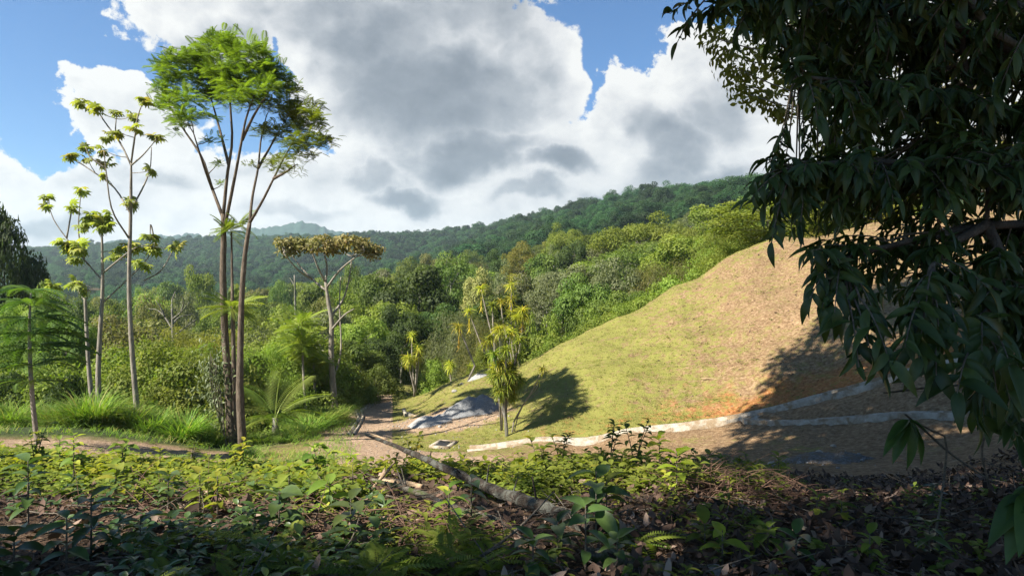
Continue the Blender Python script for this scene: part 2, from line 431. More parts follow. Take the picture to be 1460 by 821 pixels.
# polar sheet round the viewer, finest where the hill stands
az = np.concatenate([np.linspace(-math.pi, -.80, 60, endpoint=False), np.linspace(-.80, .86, 620, endpoint=False), np.linspace(.86, math.pi, 60, endpoint=False)])
rad = np.concatenate([np.geomspace(.4, 3, 14, endpoint=False), np.geomspace(3, 12, 120, endpoint=False), np.linspace(12, 46, 190, endpoint=False), np.geomspace(46, 2150, 115)])
A, Rr = np.meshgrid(az, rad, indexing='ij')
X, Y = Rr * np.sin(A), Rr * np.cos(A)
Z = H(X, Y)
na, nr = A.shape
V = np.stack([X, Y, Z], -1).reshape(-1, 3)
ii = np.arange(na)[:, None]; jj = np.arange(nr - 1)[None]
i2 = (ii + 1) % na
F = np.stack([ii * nr + jj, ii * nr + jj + 1, i2 * nr + jj + 1, i2 * nr + jj], -1).reshape(-1, 4)[:, ::-1]
# what covers the ground where
x, y, z = V.T
r = np.hypot(x, y); ok = y > .5
px = np.where(ok, CX + FPX * x / np.where(ok, y, 1), 9999 * np.sign(x)); py = np.where(ok, CY - FPX * z / np.where(ok, y, 1), 900)
n1 = fbm(x * .55, y * .55, 31, 4) - .5; n2 = fbm(x * 1.7, y * 1.7, 47, 4) - .5
du, su = seg_dist(x, y, DRAIN_UP); dl, sl = seg_dist(x, y, DRAIN_LEFT)
hill = sstep(-.2, .4, np.where(su > 0, du, -du)) * (px > 560) * (r > 17) * (r < 60)
hill_left = sstep(583, 612, px + n1 * 40) * sstep(24.5, 26, y) * (y < 60)
hill = np.maximum(hill, hill_left * (px < 760))
hg = .86 - .62 * sstep(860, 1110, px + n1 * 130) * sstep(-60, 20, py - (1.0 * (1110 - px) * .45 + 352) + n2 * 60)
hg = np.clip(hg - .25 * sstep(.05, .25, n2), 0, 1)
orange = hill * (1 - sstep(.8, 3.0, du + n1 * 4.2 + n2 * 2.6)) * sstep(700, 800, px) + hill * .7 * sstep(.16, .28, n1) * (px > 900) * sstep(520, 560, py)
grass = hill * hg
plat = (1 - hill) * sstep(11.5, 14, r) * (r < 60) * (px > 330)
road = plat * (1 - sstep(2.1, 3.3, np.abs(x - np.interp(y, [14, 20, 24, 29, 36, 45, 53, 60], [-2.6, -3.4, -4.1, -5.2, -6.9, -7.9, -8.5, -8.2])) + n1 * 2.4))
grass = np.maximum(grass, plat * np.clip(.50 - road * .55 + n1 * 1.4 - .58 * sstep(730, 900, px + n1 * 80), 0, .9))
leftd = (1 - sstep(300, 380, px + n1 * 60)) * (ok) * sstep(11.4, 12.6, r) * (1 - sstep(22.0, 24.0, r + n1 * 3))
pile = (1 - sstep(1.6, 2.6, np.hypot((x + 2.6) / 1.25, y - 28.3) + n1 * 1.5)) * (r > 20)
road = np.maximum(road, plat * sstep(425, 470, px + n1 * 60) * (1 - sstep(615, 660, px + n1 * 60)) * sstep(15, 17, r) * (1 - sstep(22, 24, r + n1 * 3)) * .8)
dirt = np.clip(np.maximum(np.maximum(road, leftd), pile * .9), 0, 1)
grass = grass * (1 - .85 * pile)
grass = np.maximum(grass, leftd * .35 * sstep(.08, .25, n2))
wild = ok * (1 - hill) * sstep(22.5, 25, r) * (1 - sstep(330, 500, px)) + ok * (1 - hill) * (r > 52)
grass = np.maximum(grass, np.clip(wild, 0, 1) * .9)
wild = np.maximum(np.clip(wild, 0, 1), (r > 60) * 1.0)
litter = (1 - sstep(10.2, 12.6, r + n1 * 2)) * np.ones_like(r)
m, nt, nd, lk = newmat('ground_soil_and_turf')
tc = N(nt, 'ShaderNodeTexCoord'); P = tc.outputs['Object']
def A_(k): return N(nt, 'ShaderNodeAttribute', attribute_name=k).outputs['Fac']
nb = noise(nt, P, .8, 6, .6); nf = noise(nt, P, 9, 6, .65); nff = noise(nt, P, 38, 4, .6)
soil = ramp(nt, nf, [(.30, (.095, .058, .030)), (.5, (.215, .138, .073)), (.70, (.35, .255, .15))])
orangec = ramp(nt, nf, [(.30, (.15, .055, .018)), (.5, (.32, .135, .045)), (.7, (.42, .23, .10))])
dirtc = ramp(nt, nf, [(.30, (.19, .125, .075)), (.5, (.33, .23, .15)), (.70, (.44, .33, .235))])
grassc = ramp(nt, nff, [(.28, (.09, .10, .02)), (.5, (.18, .18, .042)), (.72, (.28, .24, .08))])
wildc = ramp(nt, nf, [(.3, (.02, .035, .012)), (.7, (.07, .09, .03))])
litc = ramp(nt, nff, [(.28, (.03, .02, .012)), (.5, (.09, .058, .036)), (.72, (.19, .13, .085))])
col = mixc(nt, A_('dirt'), soil, dirtc)
col = mixc(nt, A_('orange'), col, orangec)
gm = math_(nt, 'MULTIPLY_ADD', math_(nt, 'SUBTRACT', noise(nt, P, 3.2, 8, .72), .5), 3.2, A_('grass'))
gm = math_(nt, 'MULTIPLY_ADD', math_(nt, 'SUBTRACT', gm, .5), 1.7, .5, True)
gm = math_(nt, 'MULTIPLY', gm, math_(nt, 'MULTIPLY', A_('grass'), 3, None, True))
col = mixc(nt, gm, col, grassc)
col = mixc(nt, A_('wild'), col, wildc)
col = mixc(nt, A_('litter'), col, litc)
col = mixc(nt, .55, col, ramp(nt, nb, [(.25, (.62, .60, .56)), (.75, (1.25, 1.22, 1.2))]), 'MULTIPLY')
p = N(nt, 'ShaderNodeBsdfPrincipled'); p.inputs['Roughness'].default_value = .95; p.inputs['Specular IOR Level'].default_value = .12
lk.new(col, p.inputs['Base Color'])
bp = N(nt, 'ShaderNodeBump'); bp.inputs['Strength'].default_value = .9; bp.inputs['Distance'].default_value = .09
hsum = math_(nt, 'ADD', math_(nt, 'MULTIPLY', nff, .5), nf)
lk.new(hsum, bp.inputs['Height']); lk.new(bp.outputs[0], p.inputs['Normal'])
out = N(nt, 'ShaderNodeOutputMaterial'); lk.new(p.outputs[0], out.inputs['Surface'])
mb = MB(); mb.add(V, F)
g = mb.build('ground', m, extra=dict(dirt=dirt, orange=np.clip(orange, 0, 1), grass=grass, wild=wild, litter=litter))
tag(g, kind='structure')
G_XYZ, G_PX, G_PY, G_HILL, G_GRASS, G_R = V, px, py, hill, grass, r

# far blue range beyond the forested ridge
def mountain(name, prof, d, depth):
    ps = np.array(prof, float); n = 420
    pxs = np.linspace(ps[0, 0], ps[-1, 0], n); pys = np.interp(pxs, ps[:, 0], ps[:, 1])
    rows = []
    for j, f in enumerate(np.linspace(-1, 1, 17)):
        hh = (1 - abs(f)) ** 0.9
        dd = d + depth * f
        xx = (pxs - CX) / FPX * d * (1 + .12 * f)
        top = (CY - pys) / FPX * d
        zz = -80 + (top + 80) * hh + (fbm(xx * .011, np.full(n, dd) * .008, 71, 5) - .5) * 40 * hh * (.35 if j == 8 else 1) + (fbm(xx * .055, np.full(n, dd * .04), 77, 3) - .5) * 20 * hh
        rows.append(np.stack([xx, np.full(n, dd), zz], -1))
    V = np.vstack(rows); i = np.arange(16)[:, None] * n; j = np.arange(n - 1)[None]
    F = np.stack([i + j, i + j + 1, i + n + j + 1, i + n + j], -1).reshape(-1, 4)
    mb = MB(); mb.add(V, F)
    o = mb.build(name, M['hill']); tag(o, kind='structure'); return o
M['hill'] = rough_mat('distant_forest', [(.3, (.008, .026, .018)), (.5, (.018, .045, .030)), (.75, (.035, .07, .045))], .06, 1.0, bscale=.05)
mountain('mountain', [(60,372),(140,348),(200,338),(262,332),(300,337),(340,328),(380,321),(430,317),(465,321),(495,330),(540,352),(620,395)], 1650, 330)
mountain('mountain', [(900,380),(980,312),(1030,282),(1066,266),(1100,258),(1160,262),(1250,290),(1350,350)], 1200, 260)
# ------------------------------------------------------------------ drains, basin, gravel
def drain(name, poly, prof, mat, label, jit=.012, step=.16):
    L = np.concatenate([[0], np.cumsum(np.linalg.norm(np.diff(poly[:, :2], axis=0), axis=1))])
    n = max(12, int(L[-1] / step)); s = np.linspace(0, L[-1], n)
    P = smooth_path(poly, n * 4)
    l2 = np.concatenate([[0], np.cumsum(np.linalg.norm(np.diff(P[:, :2], axis=0), axis=1))])
    P = np.stack([np.interp(np.linspace(0, l2[-1], n), l2, P[:, i]) for i in range(3)], -1)
    P[:, 2] = H0(P[:, 0], P[:, 1]) + .02
    P[:, 2] = np.convolve(np.pad(P[:, 2], 4, mode='edge'), np.ones(9) / 9, 'valid')
    T = np.gradient(P[:, :2], axis=0); T /= np.linalg.norm(T, axis=1, keepdims=True)
    Nn = np.stack([-T[:, 1], T[:, 0]], -1)
    pr = np.array(prof); k = len(pr)
    jw = (fbm(np.arange(n)[:, None] * .55 + np.zeros(k), np.arange(k)[None] * 3.7 + np.zeros((n, 1)), 91, 3) - .5) * jit * 4
    V = np.zeros((n, k, 3))
    V[:, :, :2] = P[:, None, :2] + Nn[:, None, :] * (pr[None, :, 0] + jw)[..., None]
    V[:, :, 2] = P[:, None, 2] + pr[None, :, 1] + (fbm(np.arange(n)[:, None] * .8 + np.zeros(k), np.arange(k)[None] * 2.1 + np.zeros((n, 1)), 95, 3) - .5) * jit * 2
    i = np.arange(n - 1)[:, None] * k; j = np.arange(k - 1)[None]
    F = np.stack([i + j, i + j + 1, i + k + j + 1, i + k + j], -1).reshape(-1, 4)[:, ::-1]
    mb = MB(); mb.add(V.reshape(-1, 3), F)
    o = mb.build(name, mat, smooth=False); tag(o, label, 'drain'); return o
# profile offsets: positive lies uphill (the walker's left when going along the line)
drain('concrete_drain', DRAIN_UP, [(.30, -.3), (.28, .05), (.16, .05), (.12, -.09), (-.11, -.10), (-.14, .0), (-.20, .005), (-.22, -.25)], M['concrete'],
      'long pale concrete drain curving along the foot of the grassy hill')
drain('concrete_drain', DRAIN_LOW, [(.20, -.25), (.18, .03), (.08, .025), (.05, -.06), (-.05, -.06), (-.08, .03), (-.19, .035), (-.21, -.25)], M['concrete'],
      'shorter narrow concrete drain branching off below the main one, partly in shade')
drain('concrete_drain', DRAIN_LEFT, [(.16, -.3), (.15, .02), (.08, .02), (.05, -.08), (-.05, -.08), (-.08, .03), (-.15, .03), (-.16, -.25)], M['concrete'],
      'small concrete drain at the far edge of the dirt track, below tan-topped tree', .010)

def box(mb, c, s, rz=0.0):
    V = np.array([[a, b, cc] for a in (-.5, .5) for b in (-.5, .5) for cc in (-.5, .5)]) * np.array(s)
    co, si = math.cos(rz), math.sin(rz)
    V = V @ np.array([[co, si, 0], [-si, co, 0], [0, 0, 1]]) + np.array(c)
    mb.add(V, np.array([[0, 1, 3, 2], [4, 6, 7, 5], [0, 4, 5, 1], [2, 3, 7, 6], [0, 2, 6, 4], [1, 5, 7, 3]]))
# catch basin with an iron grate
gp = ground(633, 24.2, -.16)
b = empty('catch_basin', gp, 'square pale concrete catch basin with a dark grate, standing on the grass', 'drain basin', rz=R(-16))
mb = MB()
box(mb, (0, .46, .04), (.74, .13, .42)); box(mb, (0, -.46, .04), (.74, .13, .42)); box(mb, (-.305, 0, .04), (.13, .788, .42)); box(mb, (.305, 0, .04), (.13, .788, .42))
mb.build('rim', M['concrete'], b, smooth=False)
mb = MB()
for i in range(9): box(mb, (-.2 + i * .05, 0, .225), (.03, .78, .03))
for yy in (-.2, .2): box(mb, (0, yy, .2), (.47, .03, .014))
mb.build('grate', M['iron'], b, smooth=False)
mb = MB(); box(mb, (0, 0, 0.01), (.475, .78, .02)); mb.build('pit_floor', M['concrete_dirty'], b, smooth=False)
# little concrete headwall beside the track
gp = ground(582, 31)
mb = MB()
pts = [(0, 0), (.35, -.55), (.95, -1.0)]
for (x0, y0), (x1, y1) in zip(pts[:-1], pts[1:]):
    box(mb, ((x0 + x1) / 2, (y0 + y1) / 2, .06), (math.hypot(x1 - x0, y1 - y0) + .1, .14, .26), math.atan2(y1 - y0, x1 - x0))
box(mb, (-.28, .75, .02), (.14, 1.5, .2), R(14))
o = mb.build('concrete_kerb', M['concrete_dirty'], smooth=False); o.location = gp; tag(o, 'bent piece of low concrete kerb where the dirt track meets the mound of pale gravel', 'kerb')

def heap(name, px, d, rx, ry, h, mat, label, seed, rz=0.0, peaks=((0, 0, 1.0),), wb=.16):
    n, k = 42, 90
    rr = np.linspace(0, 1, n)[:, None] ** .8; a = np.arange(k)[None] / k * 2 * math.pi
    wob = 1 + wb * (fbm(np.cos(a) * 1.6 + 5, np.sin(a) * 1.6 + 5, seed, 4) - .5) * 2
    lx, ly = rr * np.cos(a) * rx * wob, rr * np.sin(a) * ry * wob
    prof = np.zeros_like(lx)
    for cx, cy, w in peaks:
        q = np.hypot(lx / rx - cx, ly / ry - cy); prof = np.maximum(prof, w * np.clip(1 - q / .95, 0, 1) ** .85)
    prof *= (1 - rr ** 6)
    co, si = math.cos(rz), math.sin(rz)
    gx, gy = (px - CX) / FPX * d + lx * co - ly * si, d + lx * si + ly * co
    gz = H(gx, gy) + h * prof + (fbm(gx * 2.2, gy * 2.2, seed + 3, 5) - .5) * .34 * np.sqrt(prof) * min(1, h) + (fbm(gx * 9, gy * 9, seed + 7, 3) - .5) * .10 * np.sqrt(prof) * min(1, h) - .05 * (rr > .97) - .004
    base = np.array([(px - CX) / FPX * d, d, float(gz.min())])
    V = np.stack([gx, gy, gz], -1).reshape(-1, 3) - base
    i = np.arange(n - 1)[:, None] * k; j = np.arange(k)[None]; j2 = (j + 1) % k
    F = np.stack([i + j, i + k + j, i + k + j2, i + j2], -1).reshape(-1, 4)
    mb = MB(); mb.add(V, F); o = mb.build(name, mat); o.location = base
    tag(o, label, 'gravel heap'); return o
heap('gravel_heap', 671, 28.8, 1.35, .9, .66, M['gravel'], 'tall dark grey heap of gravel at the foot of the hill', 301, R(8), ((-.05, .1, .95), (.4, .05, .95), (-.45, -.1, .62)))
heap('gravel_heap', 612, 28.0, 1.05, .8, .34, M['sand'], 'low pale spread of gravel on the edge of the dirt track', 311, R(10), ((-.2, 0, 1), (.4, .1, .8)), .4)
heap('gravel_heap', 680, 34.5, .55, .45, .22, M['sand'], 'small scrape of pale gravel on the green slope above the tall heap', 321)
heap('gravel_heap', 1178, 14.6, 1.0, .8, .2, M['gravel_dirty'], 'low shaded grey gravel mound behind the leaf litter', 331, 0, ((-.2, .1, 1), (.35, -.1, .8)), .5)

# loose stones round the gravel
mbs = MB()
for cx_, cd_, sp_, n_ in ((671, 28.8, 1.7, 260), (612, 28.0, 1.4, 260), (680, 34.5, .9, 60), (1178, 14.6, 1.2, 70), (600, 24.5, 2.2, 120)):
    c_ = ground(cx_, cd_); q_ = c_[:2] + rng.normal(size=(n_, 2)) * sp_ * np.array([.75, .6])
    zq = H(q_[:, 0], q_[:, 1]) + .01; s_ = .015 + .045 * rng.random(n_) ** 3
    OCT = np.array([[1, 0, 0], [0, 1, .1], [-1, 0, .1], [0, -1, 0], [.1, .1, .8], [0, 0, -.7]]); OF = np.array([[0, 1, 4], [1, 2, 4], [2, 3, 4], [3, 0, 4], [1, 0, 5], [2, 1, 5], [3, 2, 5], [0, 3, 5]])
    scatter(mbs, (OCT, OF), np.column_stack([q_, zq]), frames(nrm(rng.normal(size=(n_, 3))), nrm(rng.normal(size=(n_, 3)) * .5 + np.array([0, 0, 1.]))), s_)
tag(mbs.build('gravel_scatter', M['stone'], smooth=False), kind='stuff')
def stone(px, d, s, label, mat='stone', dz=0.0, seed=1):
    mb = MB(); n, k = 9, 12
    th = np.linspace(0, math.pi, n)[:, None]; a = np.arange(k)[None] / k * 2 * math.pi
    r = 1 + .5 * (fbm(np.sin(th) * np.cos(a) * 1.4 + seed * 7, np.sin(th) * np.sin(a) * 1.4 + np.cos(th) * 1.3 + 9, seed, 3) - .5)
    V = np.stack([r * np.sin(th) * np.cos(a), r * np.sin(th) * np.sin(a) * .8, r * np.cos(th) * .6], -1).reshape(-1, 3) * s
    i = np.arange(n - 1)[:, None] * k; j = np.arange(k)[None]; j2 = (j + 1) % k
    mb.add(V, np.stack([i + j, i + k + j, i + k + j2, i + j2], -1).reshape(-1, 4))
    o = mb.build('stone', M[mat], smooth=False); o.location = ground(px, d, s * .15 + dz); o.rotation_euler[2] = seed
    tag(o, label, 'stone'); return o
stone(1168, 15.8, .10, 'larger of the two whitish stones just behind the shaded gravel mound', 'concrete', seed=2)
stone(1188, 16.3, .075, 'smaller whitish stone lying beside a larger one behind the shaded gravel mound', 'concrete', seed=3)
stone(1100, 14.4, .10, 'pale stone at the sunlit edge of the shaded gravel mound', 'concrete', seed=4)
stone(627, 27.0, .10, 'small grey stone in front of the pale gravel spread', 'stone', seed=5)
stone(648, 33.0, .16, 'grey rock on the green slope above the gravel heaps', 'stone', seed=6)
stone(658, 34.2, .11, 'little grey rock uphill of the larger one on the green slope', 'stone', seed=7)
stone(1018, 4.0, .085, 'round mossy grey stone among the dead leaves on the bank', 'stone', seed=8)

# ------------------------------------------------------------------ tree makers (unit metres, base at the origin)
def branch_to(mb, p0, p1, r0, r1, lift=.25, n=8, k=6):
    p0, p1 = np.asarray(p0, float), np.asarray(p1, float)
    mid = (p0 + p1) / 2; L = np.linalg.norm(p1 - p0)
    mid = mid + np.array([0, 0, -lift * L * .5]) + rng.normal(size=3) * L * .06
    pa = bez(p0, mid, p1, n); pa[1:-1] += rng.normal(size=(n - 2, 3)) * L * .012
    tube(mb, pa, [r0, (r0 + r1) * .5, r1], k)
    return pa

def puff(mb, c, rad, n, tmpl, size, up=.35, droop=.2, flat=.75, inner=.55, hue=0.0):
    """a clump of leaves round the point c"""
    D = dirs(n, up * .6)
    q = inner + (1.1 - inner) * rng.random(n) ** .7
    pos = np.asarray(c) + D * (q * rad)[:, None] * np.array([1, 1, flat])
    d = nrm(np.cross(D, nrm(rng.normal(size=(n, 3)))) + D * .35 + np.array([0, 0, -droop * 1.5]) + rng.normal(size=(n, 3)) * .2)
    u = nrm(D * 1.1 + np.array([0, 0, .45]) + rng.normal(size=(n, 3)) * .27)
    scatter(mb, tmpl, pos, frames(d, u), size * (.65 + .7 * rng.random(n)), np.clip(rng.random(n) * .40 + .22 + hue * 1.2, 0, 1))

def make_broad(h=10., w=8., shape='round', npuff=46, nleaf=150, size=.34, tmpl=LEAF, base=.25, tr=.16, prad=None, up=.35, droop=.2, stems=1):
    """trunk with limbs, and a crown of many leaf clumps"""
    tm, cm = MB(), MB()
    cs = []; rw = w / 2
    for i in range(npuff):
        for _ in range(30):
            v = rng.normal(size=3); v /= np.linalg.norm(v)
            q = .45 + .5 * rng.random() ** .6
            if shape == 'round':
                c = np.array([v[0] * rw * q, v[1] * rw * q, h * (base + 1) / 2 + v[2] * h * (1 - base) / 2 * q])
                if v[2] < -.35 and rng.random() < .5: continue
            elif shape == 'umbrella':
                a, rr = rng.random() * 6.283, math.sqrt(rng.random())
                c = np.array([math.cos(a) * rw * rr, math.sin(a) * rw * rr, h * (.97 - .30 * rr ** 2.2) - rng.random() ** 2 * h * .16])
            elif shape == 'layered':
                lay = rng.integers(0, 5); zz = h * (base + (1 - base) * (lay + .6) / 5.2)
                a, rr = rng.random() * 6.283, math.sqrt(rng.random()) * (1 - .13 * lay) * (.7 + .5 * vnoise(lay * 3.1, i * .0, 5))
                c = np.array([math.cos(a) * rw * rr, math.sin(a) * rw * rr, zz - rr * .06 * h])
            else:  # mound: a bush down to the ground
                a, rr = rng.random() * 6.283, math.sqrt(rng.random())
                c = np.array([math.cos(a) * rw * rr, math.sin(a) * rw * rr, h * (.15 + .8 * rng.random() ** .7 * math.sqrt(max(0, 1 - rr ** 2)))])
            break
        cs.append(c)
    cs = np.array(cs)
    if shape in ('round', 'mound'): cs += (rng.random(cs.shape) - .5) * np.array([rw, rw, h * .2]) * .25
    # a few lobes stand out so that the outline is uneven
    lob = rng.integers(0, len(cs), 5); cs[lob] += nrm(cs[lob] - np.array([0, 0, h * .55])) * rw * .22
    prad = prad or rw * .30
    fork = max(.12, base) * h
    tips = []
    for s in range(stems):
        off = np.array([rng.normal() * .3, rng.normal() * .3, 0]) if stems > 1 else np.zeros(3)
        tp = np.array([rng.normal() * .25 + off[0] * 2, rng.normal() * .25 + off[1] * 2, h * .72])
        pa = smooth_path([off, off + np.array([rng.normal() * .12, rng.normal() * .12, fork * .6]), tp * np.array([.6, .6, 0]) + np.array([0, 0, fork * 1.25]), tp], 12)
        pa[0, 2] -= .4
        tube(tm, pa, [tr * 1.35, tr, tr * .8, tr * .35], 8, .06)
        tips.append(pa)
    order = np.argsort(cs[:, 2])
    for n_, i in enumerate(order[::2] if len(cs) > 20 else order):
        pa = tips[rng.integers(0, stems)]
        zt = np.clip(cs[i, 2] - .35 * np.hypot(cs[i, 0], cs[i, 1]) - .3, fork * .75, h * .68)
        j = int(np.argmin(np.abs(pa[:, 2] - zt)))
        branch_to(tm, pa[j], cs[i], tr * .38, tr * .09, .3, 7, 5)
    for c in cs:
        rp = prad * (.7 + .6 * rng.random())
        puff(cm, c, rp, int(nleaf * (rp / prad) ** 2), tmpl, size * 1.15, up, droop, .72, .5, (rng.random() - .5) * .5)
    return tm.mesh('trunk'), cm.mesh('crown', smooth=False)

PROTO = {
 'round1': make_broad(10, 8, 'round', 40, 250, .27, prad=1.12),
 'round2': make_broad(10, 8, 'round', 66, 170, .22, LEAF, .15, up=.5, prad=.95),
 'round3': make_broad(10, 8, 'round', 24, 420, .32, LEAF, .3, prad=1.5),
 'star': make_broad(10, 8, 'round', 60, 60, .36, t_star(), .2),
 'umbrella1': make_broad(10, 13, 'umbrella', 62, 230, .26, LEAF, .45, prad=1.2, droop=0),
 'layered': make_broad(10, 8, 'layered', 60, 180, .24, LEAF, .2, prad=.95, droop=0, up=.5),
 'mound1': make_broad(5, 7, 'mound', 48, 220, .18, LEAF, .05, tr=.07, prad=1.0, stems=3),
 'mound2': make_broad(5, 7, 'mound', 40, 220, .24, LEAF, .05, tr=.07, prad=1.05, stems=3),
 'fine': make_broad(6, 6, 'mound', 64, 260, .17, t_leaf(.2), .08, tr=.06, prad=.95, stems=4, droop=.35),
 'sparse': make_broad(9, 7, 'round', 34, 90, .24, LEAF, .3, tr=.12, prad=.85),
}
for k, (a, c) in PROTO.items():
    a.materials.append(M['bark_grey']); c.materials.append(M['mid'])
PH = dict(round1=(10, 8), round2=(10, 8), round3=(10, 8), star=(10, 8), umbrella1=(10, 13), layered=(10, 8), mound1=(5, 7), mound2=(5, 7), fine=(6, 6), sparse=(9, 7))
TREES = []
def place(kind, px, pytop, d, wpx, mat, name, label, cat='tree', group=None, bark='bark_grey', minh=2.0):
    """a tree whose crown top the photograph shows at (px, pytop), d metres away, wpx pixels wide"""
    b = ground(px, d); ztop = (CY - pytop) / FPX * d
    hgt = max(minh, ztop - b[2]); wid = wpx / FPX * d
    o = empty(name, b, label, cat, group, rng.random() * 6.28)
    ph, pw = PH[kind]
    o.scale = (wid / pw, wid / pw, hgt / ph / 1.04)
    link('trunk', PROTO[kind][0], o, M[bark]); link('crown', PROTO[kind][1], o, M[mat])
    TREES.append((o, px, pytop, d, wpx)); return o
# ------------------------------------------------------------------ the trees that stand out, each drawn from its own limbs
def pix_path(pts, d, base, n=14):
    """points (px, py, metres nearer/farther) relative to base"""
    return smooth_path([at(p[0], p[1], d + (p[2] if len(p) > 2 else 0)) - base for p in pts], n)

def frond_puff(mb, c, rad, n, tmpl, L, up=.45, droop=.05):
    D = dirs(n, up); D[:, 2] = np.abs(D[:, 2]) * .8 - .12; D = nrm(D)
    pos = np.asarray(c) + D * rad * .12 * rng.random((n, 1)) + rng.normal(size=(n, 3)) * rad * .10
    u = nrm(np.array([0, 0, 1.]) + rng.normal(size=(n, 3)) * .25)
    scatter(mb, tmpl, pos, frames(D + np.array([0, 0, -droop]), u), L * (.7 + .5 * rng.random(n)))

# two tall feather-leaved trees growing from one clump
def feather_tree(px, d, label, trunk, limbs, puffs, r0, lfac=1.0):
    base = ground(px, d)
    o = empty('feather_leaved_tree', base, label, 'tree', None)
    tm, cm = MB(), MB()
    tp = pix_path(trunk, d, base, 22); tp[0] = [0, 0, -.3]
    tube(tm, tp, [r0 * 1.5, r0, r0 * .85, r0 * .62], 9, .07)
    for l in limbs: tube(tm, pix_path(l, d, base, 12), [r0 * .5, r0 * .34, r0 * .16], 6, .05)
    allp = np.vstack([pix_path(l, d, base, 12) for l in limbs])
    for p in puffs:
        c = at(p[0], p[1], d + p[3]) - base; rad = p[2] / FPX * d
        j = int(np.argmin(np.linalg.norm(allp - c, axis=1) + .6 * np.maximum(0, allp[:, 2] - c[2] + .2)))
        branch_to(tm, allp[j], c, r0 * .16, r0 * .07, .2, 6, 5)
        n = int(np.clip(70 * (rad / .9) ** 2, 14, 85))
        for q in range(4):
            cc = c + rng.normal(size=3) * rad * np.array([.42, .42, .25])
            frond_puff(cm, cc, rad * 1.5, int(n * .66) + 6, FRONDF if q % 2 else FROND, rad * .58 * lfac)
    tm.build('trunk', M['bark'], o); cm.build('crown', M['feather'], o, smooth=False)
    return o
feather_tree(331, 24, 'tall slender tree with feathery bright green crown, taller of the twin pair', 
  [(331,638),(327,560),(321,480),(318,400),(319,340),(318,305)],
  [[(318,310,0),(303,270,.3),(288,225,.6),(262,185,.9),(240,150,1.2)], [(318,310,0),(324,250,-.2),(331,200,-.3),(328,140,-.5),(333,95,-.6)],
   [(319,330,0),(333,262,-.5),(342,215,-.8),(352,165,-1.1),(372,115,-1.4)], [(326,235,.2),(312,180,.9),(298,130,1.2)], [(345,200,-.8),(362,165,-1.2),(385,128,-1.6)], [(303,270,.3),(290,235,-.4),(276,190,-.9)]],
  [(243,120,33,1.2),(262,98,34,1.0),(290,88,34,1.2),(318,72,32,.3),(340,72,32,-.6),(366,88,34,-1.4),(388,100,30,-1.6),(398,112,26,-1.2),(345,108,34,-.9),(315,112,34,.8),(285,120,32,.5),(258,138,30,-.6),
   (238,142,26,1.6),(372,128,30,-1.9),(330,135,30,-.2),(270,165,28,-.9),(262,178,20,.9),(300,200,16,-.5),(298,142,28,1.5),(352,140,26,-1.3),(311,235,13,.4),(317,262,10,.2)], .13)
feather_tree(346, 22.9, 'slender feathery tree with leaning crown, shorter and right-hand of the twin pair',
  [(346,638),(342,560),(343,480),(345,420),(349,365),(356,318)],
  [[(356,320,0),(360,280,.3),(368,240,.5),(372,200,.7),(380,165,.9)], [(356,318,0),(375,285,-.4),(390,255,-.7),(405,225,-1.0),(425,190,-1.2)], [(368,240,.5),(385,210,.9),(405,175,1.2)], [(390,255,-.7),(408,245,-1.2),(422,235,-1.5)]],
  [(386,150,28,.9),(405,140,28,1.2),(422,155,30,.4),(438,172,28,-.9),(448,192,24,-1.2),(432,205,28,-1.2),(410,180,30,1.2),(392,195,26,.7),(418,225,22,-1.4),(404,238,20,-1.1),(372,185,20,.7),(385,225,16,.5),(420,245,14,-1.6),(440,215,18,-.8),(360,235,11,.3)], .105)
base = ground(338, 24.3)
o = empty('feather_leaved_tree', base, 'thin young stem between the twin feathery trees, with two small leaf tufts', 'tree')
tm, cm = MB(), MB()
tp = pix_path([(338,638,-.3),(334,540,-.4),(332,450,-.4),(331,400,-.3),(330,330,-.2)], 24.3, base, 16); tp[0] = [0, 0, -.3]
tube(tm, tp, [.09, .07, .03], 7, .06); tm.build('trunk', M['bark'], o)
for (px_, py_, n_, L_) in ((332, 440, 34, 1.05), (324, 330, 22, .75), (341, 322, 16, .75)):
    frond_puff(cm, at(px_, py_, 23.9) - base, .3, n_, FRONDF, L_, up=.5, droop=.15)
cm.build('crown', M['light'], o, smooth=False)

# sparse trees with hand-shaped leaf rosettes at their branch tips
def rosette(mb, c, n, size):
    D = dirs(n, .15); D[:, 2] = D[:, 2] * .6 - .22; D = nrm(D)
    pos = np.asarray(c) + rng.normal(size=(n, 3)) * size * .12
    u = nrm(np.array([0, 0, 1.]) + rng.normal(size=(n, 3)) * .3)
    scatter(mb, PALMATE, pos, frames(D, u), size * (.7 + .5 * rng.random(n)))
def rosette_tree(px, d, label, trunk, limbs, tips, r0, size=.58, bark='bark_pale'):
    base = ground(px, d)
    o = empty('rosette_leaved_tree', base, label, 'tree')
    tm, cm = MB(), MB()
    tp = pix_path(trunk, d, base, 20); tp[0] = [0, 0, -.3]
    tube(tm, tp, [r0 * 1.35, r0, r0 * .75, r0 * .35], 8, .06)
    paths = [tp]
    for l in limbs:
        q = pix_path(l, d, base, 12); tube(tm, q, [r0 * .42, r0 * .3, r0 * .18], 6, .04); paths.append(q)
    allp = np.vstack(paths)
    for t in tips:
        c = at(t[0], t[1], d + (t[3] if len(t) > 3 else rng.normal() * .3)) - base
        dd = np.linalg.norm(allp - c, axis=1) + .8 * np.maximum(0, allp[:, 2] - c[2] + .1); j = int(np.argmin(dd))
        if dd[j] > .12: branch_to(tm, allp[j], c, r0 * .2, r0 * .12, .25, 6, 5)
        rosette(cm, c, int(13 * t[2]), size * (.70 + .3 * t[2]) * .72)
    tm.build('trunk', M[bark], o); cm.build('crown', M['cecropia'], o, smooth=False)
